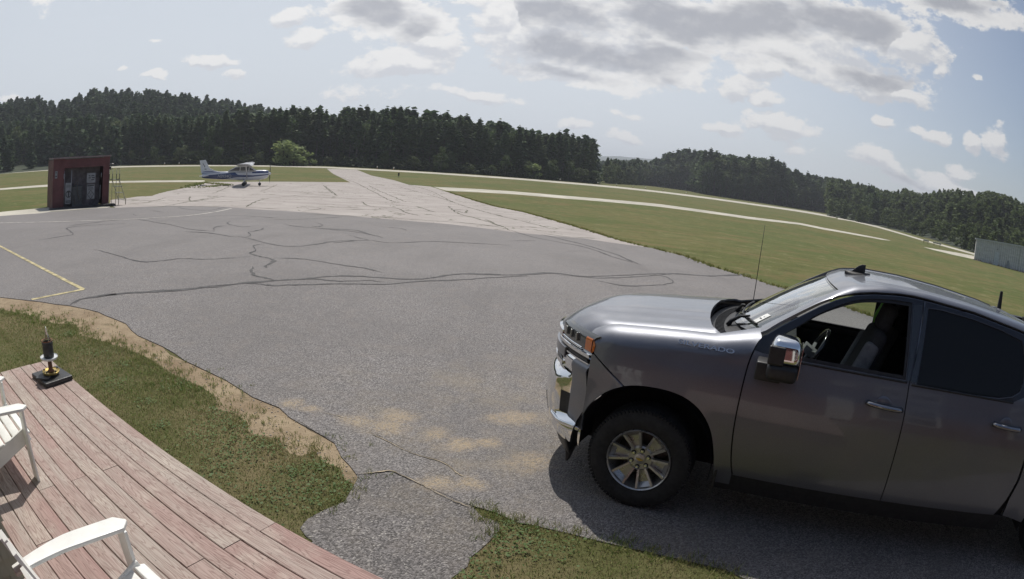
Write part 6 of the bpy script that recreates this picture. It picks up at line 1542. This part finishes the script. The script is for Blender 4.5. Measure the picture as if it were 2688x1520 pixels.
# each repeat gets the ordinal that tells it from its neighbours
ORD = 'first second third fourth fifth sixth seventh eighth ninth tenth eleventh twelfth thirteenth fourteenth fifteenth sixteenth seventeenth eighteenth nineteenth twentieth'.split()
def ordinals(objs):
    by = {}
    for o in objs: by.setdefault(o['label'], []).append(o)
    for lb, os_ in by.items():
        if len(os_) < 2: continue
        os_.sort(key=lambda o: math.atan2(o.location.x, o.location.y))
        for i, o in enumerate(os_): o['label'] = (ORD[i] if i < 20 else 'number %d' % (i+1))+' from left: '+lb
ordinals(ALLP); ordinals([o for o in bpy.data.objects if o.name.startswith('boulder')])
# clover and broad leaved weeds in the turf
rng = np.random.default_rng(5); Cc = []
for px_ in [(620,1120),(560,1090),(480,1010),(420,1120),(700,1180),(760,1240),(840,1230),(600,1200),(330,960),(250,930),(520,1150),(800,1300),(690,1300),(870,1280),(380,1060),(1290,1370),(1360,1400),(1450,1440),(1330,1450),(1250,1500),(640,1160),(300,1010),(180,880),(560,1240)]:
    c_ = gpt(px_)[0]; r_ = rng.uniform(.10, .32); m_ = int(500*r_); q_ = rng.normal(size=(m_, 2))*r_*.5+c_; Cc.append(np.stack([q_[:, 0], q_[:, 1], .008+.035*rng.random(m_)], 1))
Cc = np.concatenate(Cc); Cc = Cc[inpoly(Cc[:, 0], Cc[:, 1], LAWN) | inpoly(Cc[:, 0], Cc[:, 1], LAWN_R)]
me_ = quads(Cc, .011, .75, rng, 'clover', mat('clover_leaves', rough=.6, spec=.3, build=leaf_bld((.07, .13, .035), (.13, .20, .06), (.10, .16, .05), .3))); o_ = bpy.data.objects.new('clover', me_); COL.objects.link(o_); tag(o_, 'patches of clover and broad leaved weeds in the lawn', 'weeds', kind='stuff')
# ------------------------------------------------------------------ haze: even pale air round everything
hz_ = MB(); hz_.bbox((-5200, -600, -3), (5200, 5600, 170)); hb = hz_.build('haze', None)
hm = bpy.data.materials.new('haze'); hm.use_nodes = True; N_ = NT(hm.node_tree); N_.n.clear(); pv = N_.new('ShaderNodeVolumePrincipled'); pv.inputs['Color'].default_value = (.86, .91, 1, 1); pv.inputs['Density'].default_value = .00030; pv.inputs['Anisotropy'].default_value = .2
oo = N_.new('ShaderNodeOutputMaterial'); N_.l.new(pv.outputs[0], oo.inputs['Volume']); hb.data.materials.clear(); hb.data.materials.append(hm); tag(hb, 'pale summer haze over the airfield', 'haze', kind='stuff')
